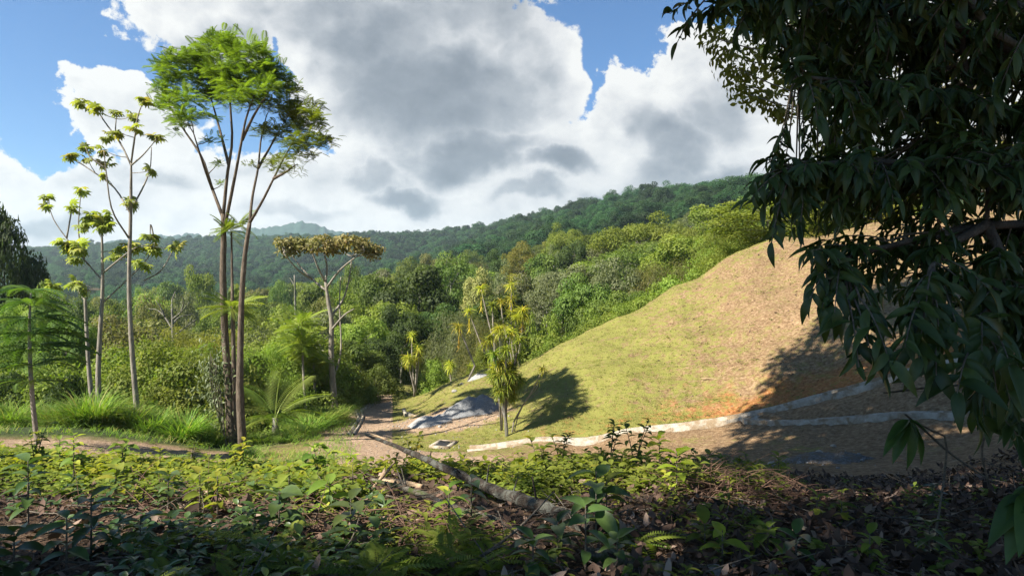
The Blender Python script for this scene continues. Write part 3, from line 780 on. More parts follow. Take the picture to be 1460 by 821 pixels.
rosette_tree(198, 25, 'tallest sparse tree with bare pale limbs and small yellow-green leaf rosettes',
  [(198,608),(193,560),(187,480),(184,400),(186,320),(187,260),(187,230)],
  [[(187,236),(172,205,.3),(150,175,.5),(133,150,.6),(118,142,.7)],[(187,232),(193,190,-.3),(197,165,-.4),(205,142,-.5)],[(187,236),(205,220,-.6),(222,200,-.8)],[(186,300),(205,265,.6),(214,240,.7),(216,210,.8)],
   [(186,305),(165,270,.8),(140,250,.9),(118,235,1.0),(100,222,1.0)],[(184,340),(160,300,-.8),(152,250,-.9),(148,215,-1.0)],[(172,205,.3),(165,190,.2),(166,165,.1)],[(150,240,-.9),(130,225,-1),(122,210,-1)]],
  [(118,145,1.0),(140,157,.8),(133,150,.5),(165,160,.8),(168,188,.9),(152,195,.8),(190,165,.9),(192,182,.9),(206,142,.9),(212,146,.6),(222,192,1.0),(216,242,.7),(186,288,1.1),(100,222,1.0),(122,210,.8),(125,225,.7),(148,215,.8),(150,232,.7),(148,248,.5)], .085)
rosette_tree(143, 26, 'sparse tree with spreading bare branches and larger yellow-green leaf rosettes, shorter of two tall ones',
  [(143,600),(140,540),(143,470),(146,420),(146,370),(145,320)],
  [[(146,400),(120,370,.5),(95,340,.8),(75,310,.9),(68,280,1.0)],[(146,390),(170,370,-.5),(190,355,-.8),(205,350,-.9)],[(146,432),(180,400,.7),(205,375,.9),(222,350,1.0)],[(222,352,1.0),(215,320,1),(214,345,1)],[(120,370,.5),(112,330,.4),(115,275,.3)],[(95,340,.8),(102,300,1),(103,285,1.1)],[(205,400,.8),(230,385,1.2),(250,350,1.4)]],
  [(68,280,.9),(66,292,.7),(115,272,.7),(103,295,.7),(130,310,1.2),(145,308,1.4),(148,322,1.4),(120,320,1.0),(100,350,1.5),(112,352,1.4),(92,345,1.3),(104,368,1.0),(178,352,1.3),(190,350,1.2),(165,362,.9),(215,335,1.1),(218,352,1.2),(200,372,.8),(207,378,.7),(252,352,1.0),(75,405,.8),(107,402,.9),(118,412,.6)], .085, .66)
rosette_tree(128, 27, 'thin leaning dead-topped stem behind the sparse trees',
  [(135,600),(128,540),(124,480),(122,440),(122,420),(128,412)], [[(122,430),(112,415,.3),(106,403,.4)]], [(106,402,.6)], .075, .5)

# young feather-leaved sapling at the edge, its leaves in flat tiers
base = ground(56, 17.5)
o = empty('feather_leaved_sapling', base, 'young tree with flat tiers of feathery leaves on one thin stem, beside the dirt bank', 'tree')
tm, cm = MB(), MB()
tp = pix_path([(56,648),(48,590),(43,520),(42,460),(44,418)], 17.5, base, 14); tp[0] = [0, 0, -.3]
tube(tm, tp, [.07, .05, .02], 7, .05)
for py_, n_, L_ in ((415, 9, .9), (432, 11, 1.15), (455, 12, 1.3), (478, 12, 1.35), (500, 11, 1.35), (524, 9, 1.2), (545, 7, .95)):
    c = at(43, py_, 17.5) - base; a = np.arange(n_) / n_ * 6.283 + rng.random() * 6
    D = nrm(np.stack([np.cos(a), np.sin(a), .05 + .55 * rng.random(n_)], -1))
    scatter(cm, t_frond(16, .24, .05, .5), np.tile(c, (n_, 1)), frames(D, np.tile([0, 0, 1.], (n_, 1))), L_ * (.85 + .3 * rng.random(n_)))
tm.build('trunk', M['bark_pale'], o); cm.build('crown', M['sapling'], o, smooth=False)
# two pale green feathery saplings by the track
for px_, top, d_, wp, lab in ((431, 452, 31, 34, 'pale green feathery sapling on a thin trunk behind the coconut palm'), (446, 470, 33, 26, 'second thinner pale green feathery sapling, just behind the first near the palm')):
    base = ground(px_ + 5, d_); o = empty('feather_leaved_sapling', base, lab, 'tree')
    tm, cm = MB(), MB()
    tp = pix_path([(px_ + 5, 590), (px_ + 2, 540), (px_, 490), (px_, top)], d_, base, 12); tp[0] = [0, 0, -.3]
    tube(tm, tp, [.07, .05, .025], 7, .05)
    for i in range(9):
        c = at(px_ + rng.normal() * 9, top + 5 + rng.random() * 55, d_ + rng.normal() * .4) - base
        branch_to(tm, tp[-3 - int(rng.integers(0, 3))], c, .02, .01)
        frond_puff(cm, c, .3, 16, FROND, wp / FPX * d_ * .85, up=.5, droop=.2)
    tm.build('trunk', M['bark_pale'], o); cm.build('crown', M['light'], o, smooth=False)

# flat-topped tree with a tan crown
base = ground(478, 33); d_ = 33
o = empty('flat_topped_tree', base, 'tall tree with flat umbrella crown of tan leaves on bare forked limbs', 'tree')
tm, cm = MB(), MB()
tp = pix_path([(478,590),(474,540),(472,500),(473,460),(468,430),(464,400)], d_, base, 18); tp[0] = [0, 0, -.3]
tube(tm, tp, [.19, .14, .11, .07], 8, .08)
L = [[(466,415,0),(445,398,.5),(428,380,.8),(415,362,1.0)],[(464,402,0),(455,385,-.4),(448,368,-.6),(442,352,-.7)],[(464,402,0),(466,380,.4),(462,360,.6),(460,345,.7)],[(466,410,0),(482,388,-.6),(500,372,-.9),(520,358,-1.1)],
     [(473,450,0),(490,425,.8),(498,395,1.2),(502,365,1.5)],[(474,520,0),(455,490,.7),(450,470,1.0)],[(473,470,0),(490,450,-1),(505,440,-1.4)],[(445,398,.5),(425,385,-.3),(405,362,-.7)],[(475,540,0),(486,500,.6),(484,430,.9),(486,395,1.1)]]
for l in L: tube(tm, pix_path(l, d_, base, 12), [.06, .042, .022], 6, .05)
allp = np.vstack([pix_path(l, d_, base, 12) for l in L])
for i in range(46):
    u_ = (i + .5) / 46; px_ = 398 + 140 * u_ + rng.normal() * 3; e = abs(u_ - .5) * 2
    py_ = 341 + 9 * e ** 2 + rng.random() * 17 * (1 - .5 * e) + (6 if rng.random() < .3 else 0)
    py_ += rng.normal() * 3
    c = at(px_, py_, d_ + rng.normal() * 1.4 * (1.1 - e)) - base
    j = int(np.argmin(np.linalg.norm(allp - c, axis=1) + 1.0 * np.maximum(0, allp[:, 2] - c[2] + .1)))
    if i % 2 == 0: branch_to(tm, allp[j], c, .03, .012, .2, 6, 5)
    puff(cm, c, .38, 70, LEAF, .20, .4, .25, .6, .3, rng.normal() * .2)
tm.build('trunk', M['bark_pale'], o); cm.build('crown', M['tan'], o, smooth=False)

# climber with large pale leaves on the twin trees
base = ground(318, 23.6); o = empty('climbing_plant', base, 'climber with drooping whitish-green leaves hanging on the twin feathery trunks', 'climber')
tm, cm = MB(), MB()
for q in range(5): tube(tm, pix_path([(322 + q, 640, 0), (318 - q * 2, 590, 0), (312 - q * 3, 545, -.1), (308 - q * 2, 520 - q * 4, -.1)], 23.6, base, 10), [.025, .01], 5)
n = 460
c = np.array([at(305 + rng.normal() * 14, 545 + rng.normal() * 27, 23.6 + rng.normal() * .35) - base for _ in range(n)])
D = nrm(rng.normal(size=(n, 3)) * .55 + np.array([-.1, -.25, -.8]))
scatter(cm, t_long(.3, .25, 5), c, frames(D, nrm(rng.normal(size=(n, 3)) * .5 + np.array([-.3, -.8, .6]))), .12 + .11 * rng.random(n))
tm.build('stem', M['twig'], o); cm.build('leaves', M['climber'], o)

# coconut palm
base = ground(392, 25.5); o = empty('coconut_palm', base, 'small coconut palm with arching fronds beside the dirt clearing', 'palm')
tm = MB(); tube(tm, [[0, 0, -.2], [.02, 0, .3], [.0, .03, .75]], [.17, .13, .10], 9, .1); tm.build('trunk', M['bark_grey'], o)
PF = t_frond(30, .30, .02, .42, .15, .4, .55)
crown_z = .7
for i, (a, el, L_) in enumerate([(100, 75, 2.5), (60, 68, 2.6), (20, 55, 2.4), (-20, 40, 2.5), (150, 62, 2.5), (185, 45, 2.3), (210, 25, 2.0), (-50, 30, 2.1), (-5, 18, 2.0), (175, 12, 2.0), (240, 35, 2.0), (290, 42, 2.1), (300, 10, 1.7)]):
    a, el = R(a), R(el); fm = MB()
    D = np.array([[math.cos(a) * math.cos(el), math.sin(a) * math.cos(el), math.sin(el)]])
    PFi = t_frond(28, .27, .010, .30 + .5 * math.cos(el), .15, .4, .5)
    scatter(fm, PFi, np.array([[0, 0, crown_z]]), frames(D, np.array([[0, 0, 1.]]) if el < 1.1 else np.array([[-math.cos(a), -math.sin(a), .3]])), L_ * .84, np.array([rng.random()]))
    fm.build('frond', M['palm'], o, smooth=False)

# dracaenas: bare canes with heads of strap leaves
STRAP = t_long(.075, .75, 6, .015, peak=.4)
def head(mb, c, n, L, spread=1.0, axis=(0, 0, 1)):
    D = dirs(n, .35 * spread); D = nrm(D + np.asarray(axis) * .25)
    pos = np.asarray(c) + np.asarray(axis) * ((rng.random((n, 1)) - .6) * L * .45)
    scatter(mb, STRAP, pos, frames(D, nrm(np.array([0, 0, 1.]) + rng.normal(size=(n, 3)) * .15)), L * (.7 + .5 * rng.random(n)))
def dracaena(px, d, label, canes, mat='dracaena', r0=.05, bark='bark_pale'):
    base = ground(px, d); o = empty('dracaena', base, label, 'dracaena')
    tm = MB(); heads = []
    for c in canes:
        q = pix_path(c['p'], d, base, 14)
        if c.get('root', True): q[0] = [q[0][0] * .3, q[0][1] * .3, -.2]
        tube(tm, q, [c.get('r', r0) * 1.2, c.get('r', r0), c.get('r', r0) * .6], 7, .08); heads.append((q, c))
    tm.build('stem', M[bark], o)
    for q, c in heads:
        for k in range(c.get('stack', 1) - 1, -1, -1):
            hm = MB()
            if k:
                head(hm, q[-1 - k * 2] + np.array([0, 0, .05]), int(c.get('n', 44) * 1.5), c.get('L', .5) * .78, 1, nrm(q[-1] - q[-3])); hm.build('leaf_head', M[c.get('mat', mat)], o); continue
            head(hm, q[-1 - k * 2] + np.array([0, 0, .05]), int(c.get('n', 44) * 1.5), c.get('L', .5) * .78, 1, nrm(q[-1] - q[-3]))
        if c.get('skirt'):
            n = c['skirt']; sp = q[-1] + np.array([0, 0, -.25]) - np.array([0, 0, 1]) * rng.random((n, 1)) * .5
            a = rng.random(n) * 6.28
            scatter(hm, STRAP, sp, frames(np.stack([np.cos(a) * .35, np.sin(a) * .35, -np.ones(n)], -1), np.stack([np.cos(a), np.sin(a), np.ones(n) * .2], -1)), .55, np.ones(n))
        hm.build('leaf_head', M[c.get('mat', mat)], o)
mc = []
for (x0, y0, dz) in ((700,492,.1),(712,480,-.3),(728,484,.2),(740,495,-.2),(705,515,-.4),(722,510,-.5),(738,518,.3),(695,520,.3),(728,545,-.3),(706,542,-.1),(742,552,.1),(714,568,-.25),(731,575,.2)):
    mc.append(dict(p=[(723,625,0),(721,598,0),(718 + (x0 - 718) * .25, 568, dz * .4), (x0, y0 - 8, dz)], n=72, L=.50, r=.05, stack=2, mat='dracaena' if y0 < 495 else 'dracaena_dark'))
dracaena(723, 24.2, 'leafy dracaena with dense drooping strap leaves at the foot of the grassy hill', mc, 'dracaena_dark', bark='bark_grey')
dracaena(729, 24.5, 'leaning dracaena cane with a single yellow leaf head hanging over the grass',
   [dict(p=[(729,608,0),(745,578,0),(758,558,-.1),(773,528,-.2)], n=40, L=.42, r=.025), dict(p=[(735,600,0),(750,570,.2),(763,556,.3),(768,545,.3)], n=10, L=.25, r=.018)])
dracaena(690, 35, 'tall thin dracaena cane with one yellow head, highest of the group',
   [dict(p=[(714,525,0),(705,490,0),(697,460,0),(690,430,0),(686,413,0)], n=46, L=.62, r=.045, skirt=6)])
dracaena(668, 35.5, 'leaning dracaena with orange-yellow leaf head, second from the left of the tall canes',
   [dict(p=[(705,530,0),(690,500,0),(678,470,0),(669,445,0)], n=40, L=.55, r=.045, skirt=14)])
dracaena(655, 34.5, 'leaning dracaena with broad yellow head at the outer side of the tall canes',
   [dict(p=[(680,528,0),(668,500,0),(660,480,0),(654,468,0)], n=54, L=.62, r=.045, skirt=12)])
dracaena(703, 34, 'dark green dracaena head on a straight cane inside the group', [dict(p=[(706,525,0),(705,490,0),(703,460,0),(703,438,0)], n=50, L=.60, r=.05, mat='dracaena_dark')])
dracaena(728, 36, 'dracaena with a spiky orange-tipped top and leaves all along its cane',
   [dict(p=[(735,520,0),(730,490,0),(729,450,0),(729,408,0)], n=40, L=.62, r=.05, stack=4, skirt=10), dict(p=[(732,520,0),(722,480,.2),(716,450,.3),(715,432,.3)], n=38, L=.52, r=.04)])
dracaena(745, 35, 'dracaena with a heavy yellow head and a skirt of dead grey leaves',
   [dict(p=[(738,522,0),(742,490,0),(745,465,0),(745,444,0)], n=58, L=.70, r=.055, skirt=46, stack=2), dict(p=[(740,515,0),(733,480,-.3),(736,455,-.3)], n=40, L=.55, r=.04)])
dracaena(716, 25.3, 'bushy yellow-green dracaena just behind the dense leafy one',
   [dict(p=[(712,560,0),(705,520,0),(692,492,0)], n=34, L=.5, r=.024), dict(p=[(712,560,0),(708,510,.2),(707,470,.2)], n=34, L=.5, r=.024), dict(p=[(716,560,0),(722,510,-.2),(725,488,-.2)], n=34, L=.5, r=.024, mat='dracaena_dark'), dict(p=[(712,560,0),(715,500,.3),(716,462,.3)], n=34, L=.5, r=.024)])
dracaena(641, 40, 'low yellow dracaena tuft on the crest of the slope behind the gravel', [dict(p=[(644,545,0),(642,535,0),(641,520,0)], n=44, L=.6, r=.05, stack=2)])
dracaena(589, 41, 'slender dracaena with several yellow-green heads beside the far end of the dirt track',
   [dict(p=[(592,560,0),(588,520,0),(587,480,0)], n=40, L=.6, r=.05), dict(p=[(592,560,0),(596,525,.2),(597,495,.2)], n=44, L=.65, r=.05, stack=2), dict(p=[(592,560,0),(585,530,-.2),(582,512,-.2)], n=46, L=.65, r=.05, stack=2), dict(p=[(592,560,0),(593,540,.3),(594,515,.3)], n=44, L=.65, r=.05)])
dracaena(671, 37.5, 'small yellow tufted dracaena low on the crest below the tall canes', [dict(p=[(671,540,0),(671,532,0),(670,524,0)], n=36, L=.45, r=.04)])
# sprouts and bushes on the near edge of the slope
def bush(px, d, w, h, mat, label, kind='mound2', cat='bush'):
    b_ = ground(px, d); o = empty('bush', b_, label, cat, None, rng.random() * 6)
    o.scale = (w / 7, w / 7, h / 5)
    link('stem', PROTO[kind][0], o, M['bark_grey']); link('foliage', PROTO[kind][1], o, M[mat]); return o

# bare grey tree in the valley and a dead pole
base = ground(243, 48); o = empty('bare_tree', base, 'leafless grey tree with spreading bare branches in the valley', 'tree')
tm = MB()
for l in ([(246,560),(247,500),(246,455),(245,440)],[(246,470),(235,452,.5),(224,442,.8),(212,440,1)],[(246,455),(258,445,-.6),(270,430,-1)],[(246,450),(245,430,.8),(250,415,1)],[(247,480),(262,468,1),(280,455,1.4)],[(235,452,.5),(230,440,.3),(222,428,.2)],[(258,445,-.6),(262,430,-.7),(258,420,-1)],[(247,500),(232,485,1),(216,470,1.5)],[(246,462),(256,452,1),(275,448,1.8)]):
    tube(tm, pix_path(l, 48, base, 10), [.07, .045, .02] if len(l) < 4 or l[0][1] < 550 else [.13, .10, .06], 6, .05)
tm.build('trunk', M['bark_grey'], o)
base = ground(420, 75); o = empty('dead_pole', base, 'thin bare dead trunk sticking out of the valley forest', 'tree')
tm = MB(); tube(tm, pix_path([(422,470),(421,430),(420,392)], 75, base, 8), [.16, .09], 6, .05); tube(tm, pix_path([(421,412),(417,402,.5),(413,396,.8)], 75, base, 6), [.06, .03], 5); tm.build('trunk', M['bark_grey'], o)

# ------------------------------------------------------------------ tall grass in clumps along the forest edge
def grass_mesh(n, h, rad, w=.022):
    mb = MB(); tm_ = t_blade(w, .6, 5)
    a, q = rng.random(n) * 6.283, np.sqrt(rng.random(n)) * rad
    pos = np.stack([np.cos(a) * q, np.sin(a) * q, np.zeros(n) - .03], -1)
    lean = .12 + .45 * rng.random(n)
    a2 = a + rng.normal(size=n) * .8
    D = nrm(np.stack([np.cos(a2) * lean, np.sin(a2) * lean, np.ones(n)], -1))
    up = np.stack([-np.cos(a2), -np.sin(a2), lean], -1)
    scatter(mb, tm_, pos, frames(D, up), np.stack([np.ones(n), h * (.6 + .6 * rng.random(n)), h * (.6 + .6 * rng.random(n))], -1))
    me = mb.mesh('blades'); me.materials.append(M['grass']); return me
GR = [grass_mesh(420, 1.0, .42, .03), grass_mesh(360, 1.0, .55, .03), grass_mesh(520, 1.0, .35, .026)]
for i, (px_, d_, h_, lab) in enumerate([(18, 24, 1.15, 'tall grass clump at the very edge, beneath the dark forest'), (48, 24.5, 1.0, 'tall grass clump behind the tiered feathery sapling'), (66, 23.8, .95, 'pale grass clump just past the feathery sapling stem'), (84, 23.6, .9, 'low grass clump between the sapling and the tallest grass'),
      (104, 23.4, 1.15, 'bright grass clump in front of the dead-topped stem'), (127, 23, 1.5, 'tallest and widest grass clump, in front of the sparse tree trunks'), (148, 23.2, 1.1, 'grass clump against the second sparse trunk, near the tallest clump'), (168, 23.4, 1.0, 'leafy grass clump in the middle of the row at the forest edge'), (190, 23.6, 1.05, 'grass clump at the foot of the tallest sparse tree'),
      (214, 23.3, 1.0, 'grass clump spilling onto the dirt bank past the tallest sparse tree'), (236, 23.8, .75, 'short grass clump in the shade between two bigger ones'), (262, 23.2, 1.35, 'dense rounded grass clump alone before the dark thicket'), (282, 23.6, .95, 'grass clump between the rounded one and the twin trees'), (305, 23.6, .6, 'short grass tuft close to the twin tree trunks')]):
    o = link('grass_clump', GR[i % 3]); o.location = ground(px_, d_); o.scale = (h_, h_, h_ * 1.08); o.rotation_euler[2] = rng.random() * 6
    tag(o, lab, 'grass clump', 'tall grass clumps at the forest edge')
for i, (px_, d_, h_, lab) in enumerate([(440, 27, .8, 'grass clump right of the coconut palm in full sun'), (462, 28.5, .9, 'bright grass clump between the palm and the small drain'), (478, 30, .8, 'grass clump below the flat-topped tree'), (425, 25.2, .6, 'low grass clump in front of the coconut palm'), (372, 24.4, .55, 'low grass clump between twin trunks and palm'), (410, 24, .4, 'small flattened grass clump on the clearing before the palm'), (350, 20, .35, 'small grass tuft on the track edge before the twin trees'), (455, 29.5, .85, 'tall grass clump behind the palm on the sunny bank')]):
    o = link('grass_clump', GR[(i + 1) % 3]); o.location = ground(px_, d_); o.scale = (h_ * 1.5, h_ * 1.5, h_); o.rotation_euler[2] = rng.random() * 6
    tag(o, lab, 'grass clump', 'grass clumps around the palm')
# ------------------------------------------------------------------ the forest: every tree one can tell apart
FOREST = [  # kind, px, top py, distance, width px, colour, label
 ('round3', 2, 302, 40, 84, 'dark', 'big dark broadleaf tree reaching into the sky at the forest edge'),
 ('round1', 48, 392, 38, 70, 'mid', 'leafy green tree below the big dark edge tree, behind the tiered sapling'),
 ('star', 20, 428, 34, 80, 'light', 'loose bright green tree behind the tiers of the feathery sapling'),
 ('star', 92, 446, 33, 80, 'mid', 'broad-leaved mid green tree between sapling and the sparse trees'),
 ('layered', 288, 377, 115, 52, 'light', 'bright layered tree before the dark ridge, beside the twin trunks'),
 ('round2', 394, 398, 150, 46, 'mid', 'small rounded pale green tree at the ridge foot, left of the tan-topped tree'),
 ('round1', 372, 418, 95, 74, 'mid', 'rounded green valley tree just right of the twin trunks'),
 ('round2', 410, 432, 80, 66, 'light', 'light green rounded tree between the twin trunks and the pale saplings'),
 ('round1', 352, 452, 60, 80, 'mid', 'mid green tree directly behind the twin trunks at half height'),
 ('umbrella1', 505, 388, 80, 90, 'mid', 'flat spreading green crown under the tan-topped tree'),
 ('round3', 540, 396, 72, 84, 'mid', 'leafy green tree between the tan-topped tree and the dark grove'),
 ('round1', 520, 446, 48, 88, 'light', 'sunlit leafy tree beside the dirt track, right of the tan-topped trunk'),
 ('round3', 500, 486, 42, 76, 'mid', 'lower dense green tree hugging the tan-topped trunk'),
 ('round1', 548, 470, 46, 70, 'dark', 'dark shaded tree leaning over the bend of the dirt track'),
 ('round3', 602, 384, 66, 104, 'dark', 'large dark green tree, darkest and widest of the grove at the end of the track'),
 ('round1', 572, 430, 56, 72, 'dark', 'dark tree below the widest dark crown, closer to the track'),
 ('round1', 628, 428, 60, 74, 'dark', 'dark leafy tree behind the yellow dracaena heads, beside the widest dark crown'),
 ('round2', 643, 357, 86, 96, 'mid', 'big domed fine-leaved tree rising above the dark grove'),
 ('round2', 598, 378, 92, 70, 'mid', 'medium green domed tree next to the big domed fine-leaved one'),
 ('round2', 590, 365, 140, 60, 'mid', 'distant dull green tree at the foot of the ridge above the dark grove'),
 ('round1', 683, 377, 78, 46, 'tan', 'small orange-tan crown among green trees above the dracaenas'),
 ('sparse', 706, 368, 84, 42, 'grey', 'thin greyish crown next to the small orange-tan one'),
 ('round2', 741, 343, 115, 50, 'yellow', 'pale yellowish rounded tree in front of the dark ridge'),
 ('round1', 712, 352, 130, 44, 'dark', 'small dark tree between the domed tree and the pale yellowish one'),
 ('umbrella1', 806, 324, 130, 64, 'light', 'small flat-topped green tree in front of the dark ridge, above the middle of the slope'),
 ('round1', 820, 338, 108, 44, 'dark', 'compact dark tree tucked below the small flat-topped one'),
 ('sparse', 790, 346, 112, 30, 'grey', 'pale thin-leaved tree beside the compact dark one'),
 ('round3', 776, 364, 92, 56, 'mid', 'dense green tree below the pale yellowish one'),
 ('sparse', 848, 340, 100, 40, 'grey', 'greyish twiggy tree left of the widest bright umbrella crown'),
 ('umbrella1', 914, 314, 100, 140, 'light', 'very wide bright green umbrella crown under the dark ridge'),
 ('umbrella1', 985, 322, 92, 80, 'light', 'second bright flat crown adjoining the very wide umbrella'),
 ('layered', 1022, 288, 84, 106, 'light', 'tall layered bright tree near the top of the grassy hill'),
 ('layered', 1070, 282, 78, 80, 'mid', 'tall green tree behind the hill top, half hidden by the overhanging leaves'),
 ('sparse', 985, 300, 120, 46, 'grey', 'grey-green bare-ish tree between bright crowns and dark ridge'),
 ('mound2', 1086, 324, 56, 44, 'yellow', 'yellow-flushed bush behind the upper crest of the hill'),
 ('round1', 1050, 330, 56, 66, 'mid', 'green tree on the upper crest just left of the yellow-flushed bush'),
 ('sparse', 1022, 338, 58, 64, 'light', 'light open tree with visible pale trunk behind the upper crest'),
 ('fine', 985, 352, 58, 84, 'olive', 'olive twiggy tree along the crest, beneath the bright umbrella crowns'),
 ('fine', 930, 360, 60, 92, 'olive', 'wide olive tree of fine leaves on the middle crest'),
 ('round2', 878, 366, 62, 90, 'grey', 'grey-green rounded tree on the middle crest'),
 ('round1', 832, 384, 60, 86, 'mid', 'tall mid green tree with dark gaps and hanging vines above the lower crest'),
 ('round2', 780, 392, 62, 82, 'grey', 'dull grey-green tree just right of the tallest dracaena canes'),
 ('round1', 740, 386, 72, 70, 'grey', 'soft grey-green tree behind the heads of the dracaenas'),
 ('fine', 652, 424, 50, 92, 'grey', 'pale fine-leaved bushy tree left of the dracaena canes'),
 ('fine', 690, 440, 46, 80, 'olive', 'olive fine-leaved tree behind the thin dracaena canes'),
 ('round1', 868, 410, 52, 80, 'mid', 'green tree right above the lower crest with drooping boughs'),
 ('round1', 925, 398, 52, 66, 'mid', 'low green tree half behind the crest in the middle of the slope'),
 ('mound2', 778, 446, 47, 62, 'light', 'bright green bush right of the dracaenas behind the crest'),
 ('mound2', 822, 448, 46, 56, 'mid', 'green bush on the crest next to the bright one'),
 ('mound1', 905, 430, 46, 60, 'mid', 'low spreading bush on the crest between taller trees'),
 ('mound1', 962, 398, 46, 50, 'olive', 'small olive bush peeping over the crest'),
 ('mound2', 745, 478, 44, 56, 'mid', 'green bush behind the leafy dracaena'),
 ('mound1', 690, 500, 42, 44, 'light', 'light bush at the crest beneath the dracaena canes'),
 ('mound2', 618, 512, 46, 50, 'light', 'light green bush where the slope meets the end of the track'),
 ('mound2', 540, 520, 40, 60, 'mid', 'green bush beside the dirt track, in front of the dark trees'),
 ('mound1', 505, 535, 37, 56, 'mid', 'low green bush between the small drain and the dark trees'),
 ('fine', 275, 448, 36, 130, 'yellow', 'large soft yellowish-green thicket left of the twin trunks'),
 ('fine', 222, 470, 40, 100, 'light', 'pale feathery thicket behind the tallest sparse tree'),
 ('fine', 392, 470, 40, 90, 'light', 'light green thicket behind the coconut palm'),
 ('mound1', 280, 530, 30, 70, 'dark', 'dark shaded thicket just left of the twin trunks behind the rounded grass'),
 ('mound1', 170, 545, 29, 70, 'mid', 'shadowy thicket behind the grass between the two sparse trunks'),
 ('mound2', 95, 530, 29, 80, 'dark', 'dark thicket behind the grass beside the dead-topped stem'),
 ('mound2', 20, 525, 29, 80, 'dark', 'dark thicket at the edge behind the first grass clump'),
 ('fine', 230, 540, 31, 60, 'yellow', 'low yellow-green bush right of the tallest sparse trunk'),
 ('round1', 168, 430, 60, 90, 'mid', 'mid green valley tree between the sparse trunks'),
 ('round2', 215, 418, 72, 80, 'olive', 'olive-green domed tree beyond the sparse trees'),
 ('round1', 120, 424, 66, 80, 'dark', 'dark green tree behind the dead-topped stem'),
 ('round2', 262, 415, 90, 70, 'grey', 'greyish domed tree above the bare grey tree'),
 ('round3', 445, 412, 90, 60, 'mid', 'leafy tree behind the limbs of the tan-topped tree'),
 ('round2', 470, 420, 66, 64, 'olive', 'olive tree seen through the limbs of the tan-topped tree'),
 ('fine', 456, 500, 40, 70, 'olive', 'brownish-green twiggy thicket around the pale saplings'),
 ('mound1', 345, 545, 31, 66, 'mid', 'shaded bush between the twin trunks and the palm'),
 ('mound2', 420, 530, 33, 60, 'mid', 'green bush right behind the coconut palm fronds'),
]
for k, px_, top, d_, wp, mt, lab in FOREST:
    bushy = k in ('mound1', 'mound2', 'fine')
    place(k, px_, top, d_, wp, mt, 'bush' if bushy else 'tree', lab, 'bush' if bushy else 'tree', minh=1.0 if bushy else 2.0)
# the rest of the wood between them, tree by tree
ZN = [(-200, 130, 'behind the tiered sapling'), (130, 300, 'behind the sparse trees'), (300, 440, 'beyond the twin trunks'), (440, 560, 'around the tan-topped tree'), (560, 700, 'in the grove past the track'), (700, 860, 'beyond the dracaenas'), (860, 1000, 'beyond the middle crest'), (1000, 1500, 'beyond the hill top')]
TOPS = [-200, 400, 0, 408, 130, 416, 300, 412, 450, 400, 560, 385, 640, 368, 720, 362, 800, 345, 900, 330, 1000, 305, 1090, 296, 1500, 270]
TX, TY = TOPS[0::2], TOPS[1::2]
CREST = ([-200, 400, 520, 600, 700, 800, 880, 960, 1040, 1110, 1500], [600, 600, 585, 560, 528, 492, 454, 412, 370, 348, 290])
CN = dict(dark='dark green', mid='mid green', light='light green', olive='olive', grey='grey-green', yellow='yellowish')
KN = dict(round1='leafy', round2='domed', round3='broad', star='loose', layered='tiered', sparse='thin-crowned', umbrella1='flat-crowned', fine='fine-leaved')
rows = {}
fr = np.random.default_rng(5)
for d_ in (46, 56, 68, 82, 100, 122, 150, 185):
    wpx = 7.5 / d_ * FPX
    for px_ in np.arange(-120, 1240, wpx * (.62 if d_ > 60 else .7)):
        px_ = px_ + fr.normal() * wpx * .2; dd = d_ * (1 + fr.normal() * .05)
        if 545 < px_ < 630 and dd < 58: continue
        if px_ < 560 and dd < 52 and fr.random() < .4: continue
        top_far = np.interp(px_, TX, TY); cr = np.interp(px_, *CREST)
        u_ = (math.log(dd) - math.log(44)) / (math.log(185) - math.log(44))
        near = cr - 60 if px_ > 560 else 472
        top = near + (top_far - near) * u_ ** .6 + fr.normal() * 7
        g_ = ground(px_, dd)
        ztop = (CY - top) / FPX * dd
        if ztop - g_[2] < 3 or ztop - g_[2] > 22: ztop = g_[2] + np.clip(ztop - g_[2], 3.5, 17); top = CY - ztop / dd * FPX
        if any(abs(t[1] - px_) < wpx * .33 and abs(t[3] / dd - 1) < .1 for t in TREES): continue
        k = ('round1', 'round2', 'round3', 'layered', 'round1', 'sparse', 'umbrella1', 'round2', 'fine')[fr.integers(0, 9)]
        mt = ('mid', 'mid', 'light', 'olive', 'grey', 'light', 'mid', 'light', 'yellow', 'dark')[fr.integers(0, 10)]
        zone = [z[2] for z in ZN if z[0] <= px_ < z[1]][0]
        dist = 'near' if dd < 62 else ('middle' if dd < 110 else 'far')
        rows.setdefault((KN[k], CN[mt], zone, dist), []).append((k, px_, top, dd, wpx * (.8 + .95 * fr.random() ** 1.5) * (1.25 if k == 'umbrella1' else 1), mt))
for (kn, cn, zone, dist), L in rows.items():
    L.sort(key=lambda q: -q[4])
    where = dict(near='at the front of the wood', middle='deeper in the wood', far='at the back of the wood')[dist]
    for i, q in enumerate(L):
        lab = f'{kn} {cn} tree {where} {zone}'
        if len(L) == 2: lab = ('larger ', 'smaller ')[i] + lab
        place(q[0], q[1], q[2], q[3], q[4], q[5], 'tree', lab, 'tree', (f'{kn} {cn} trees {where} {zone}' if len(L) > 1 else 'trees of the valley wood'))

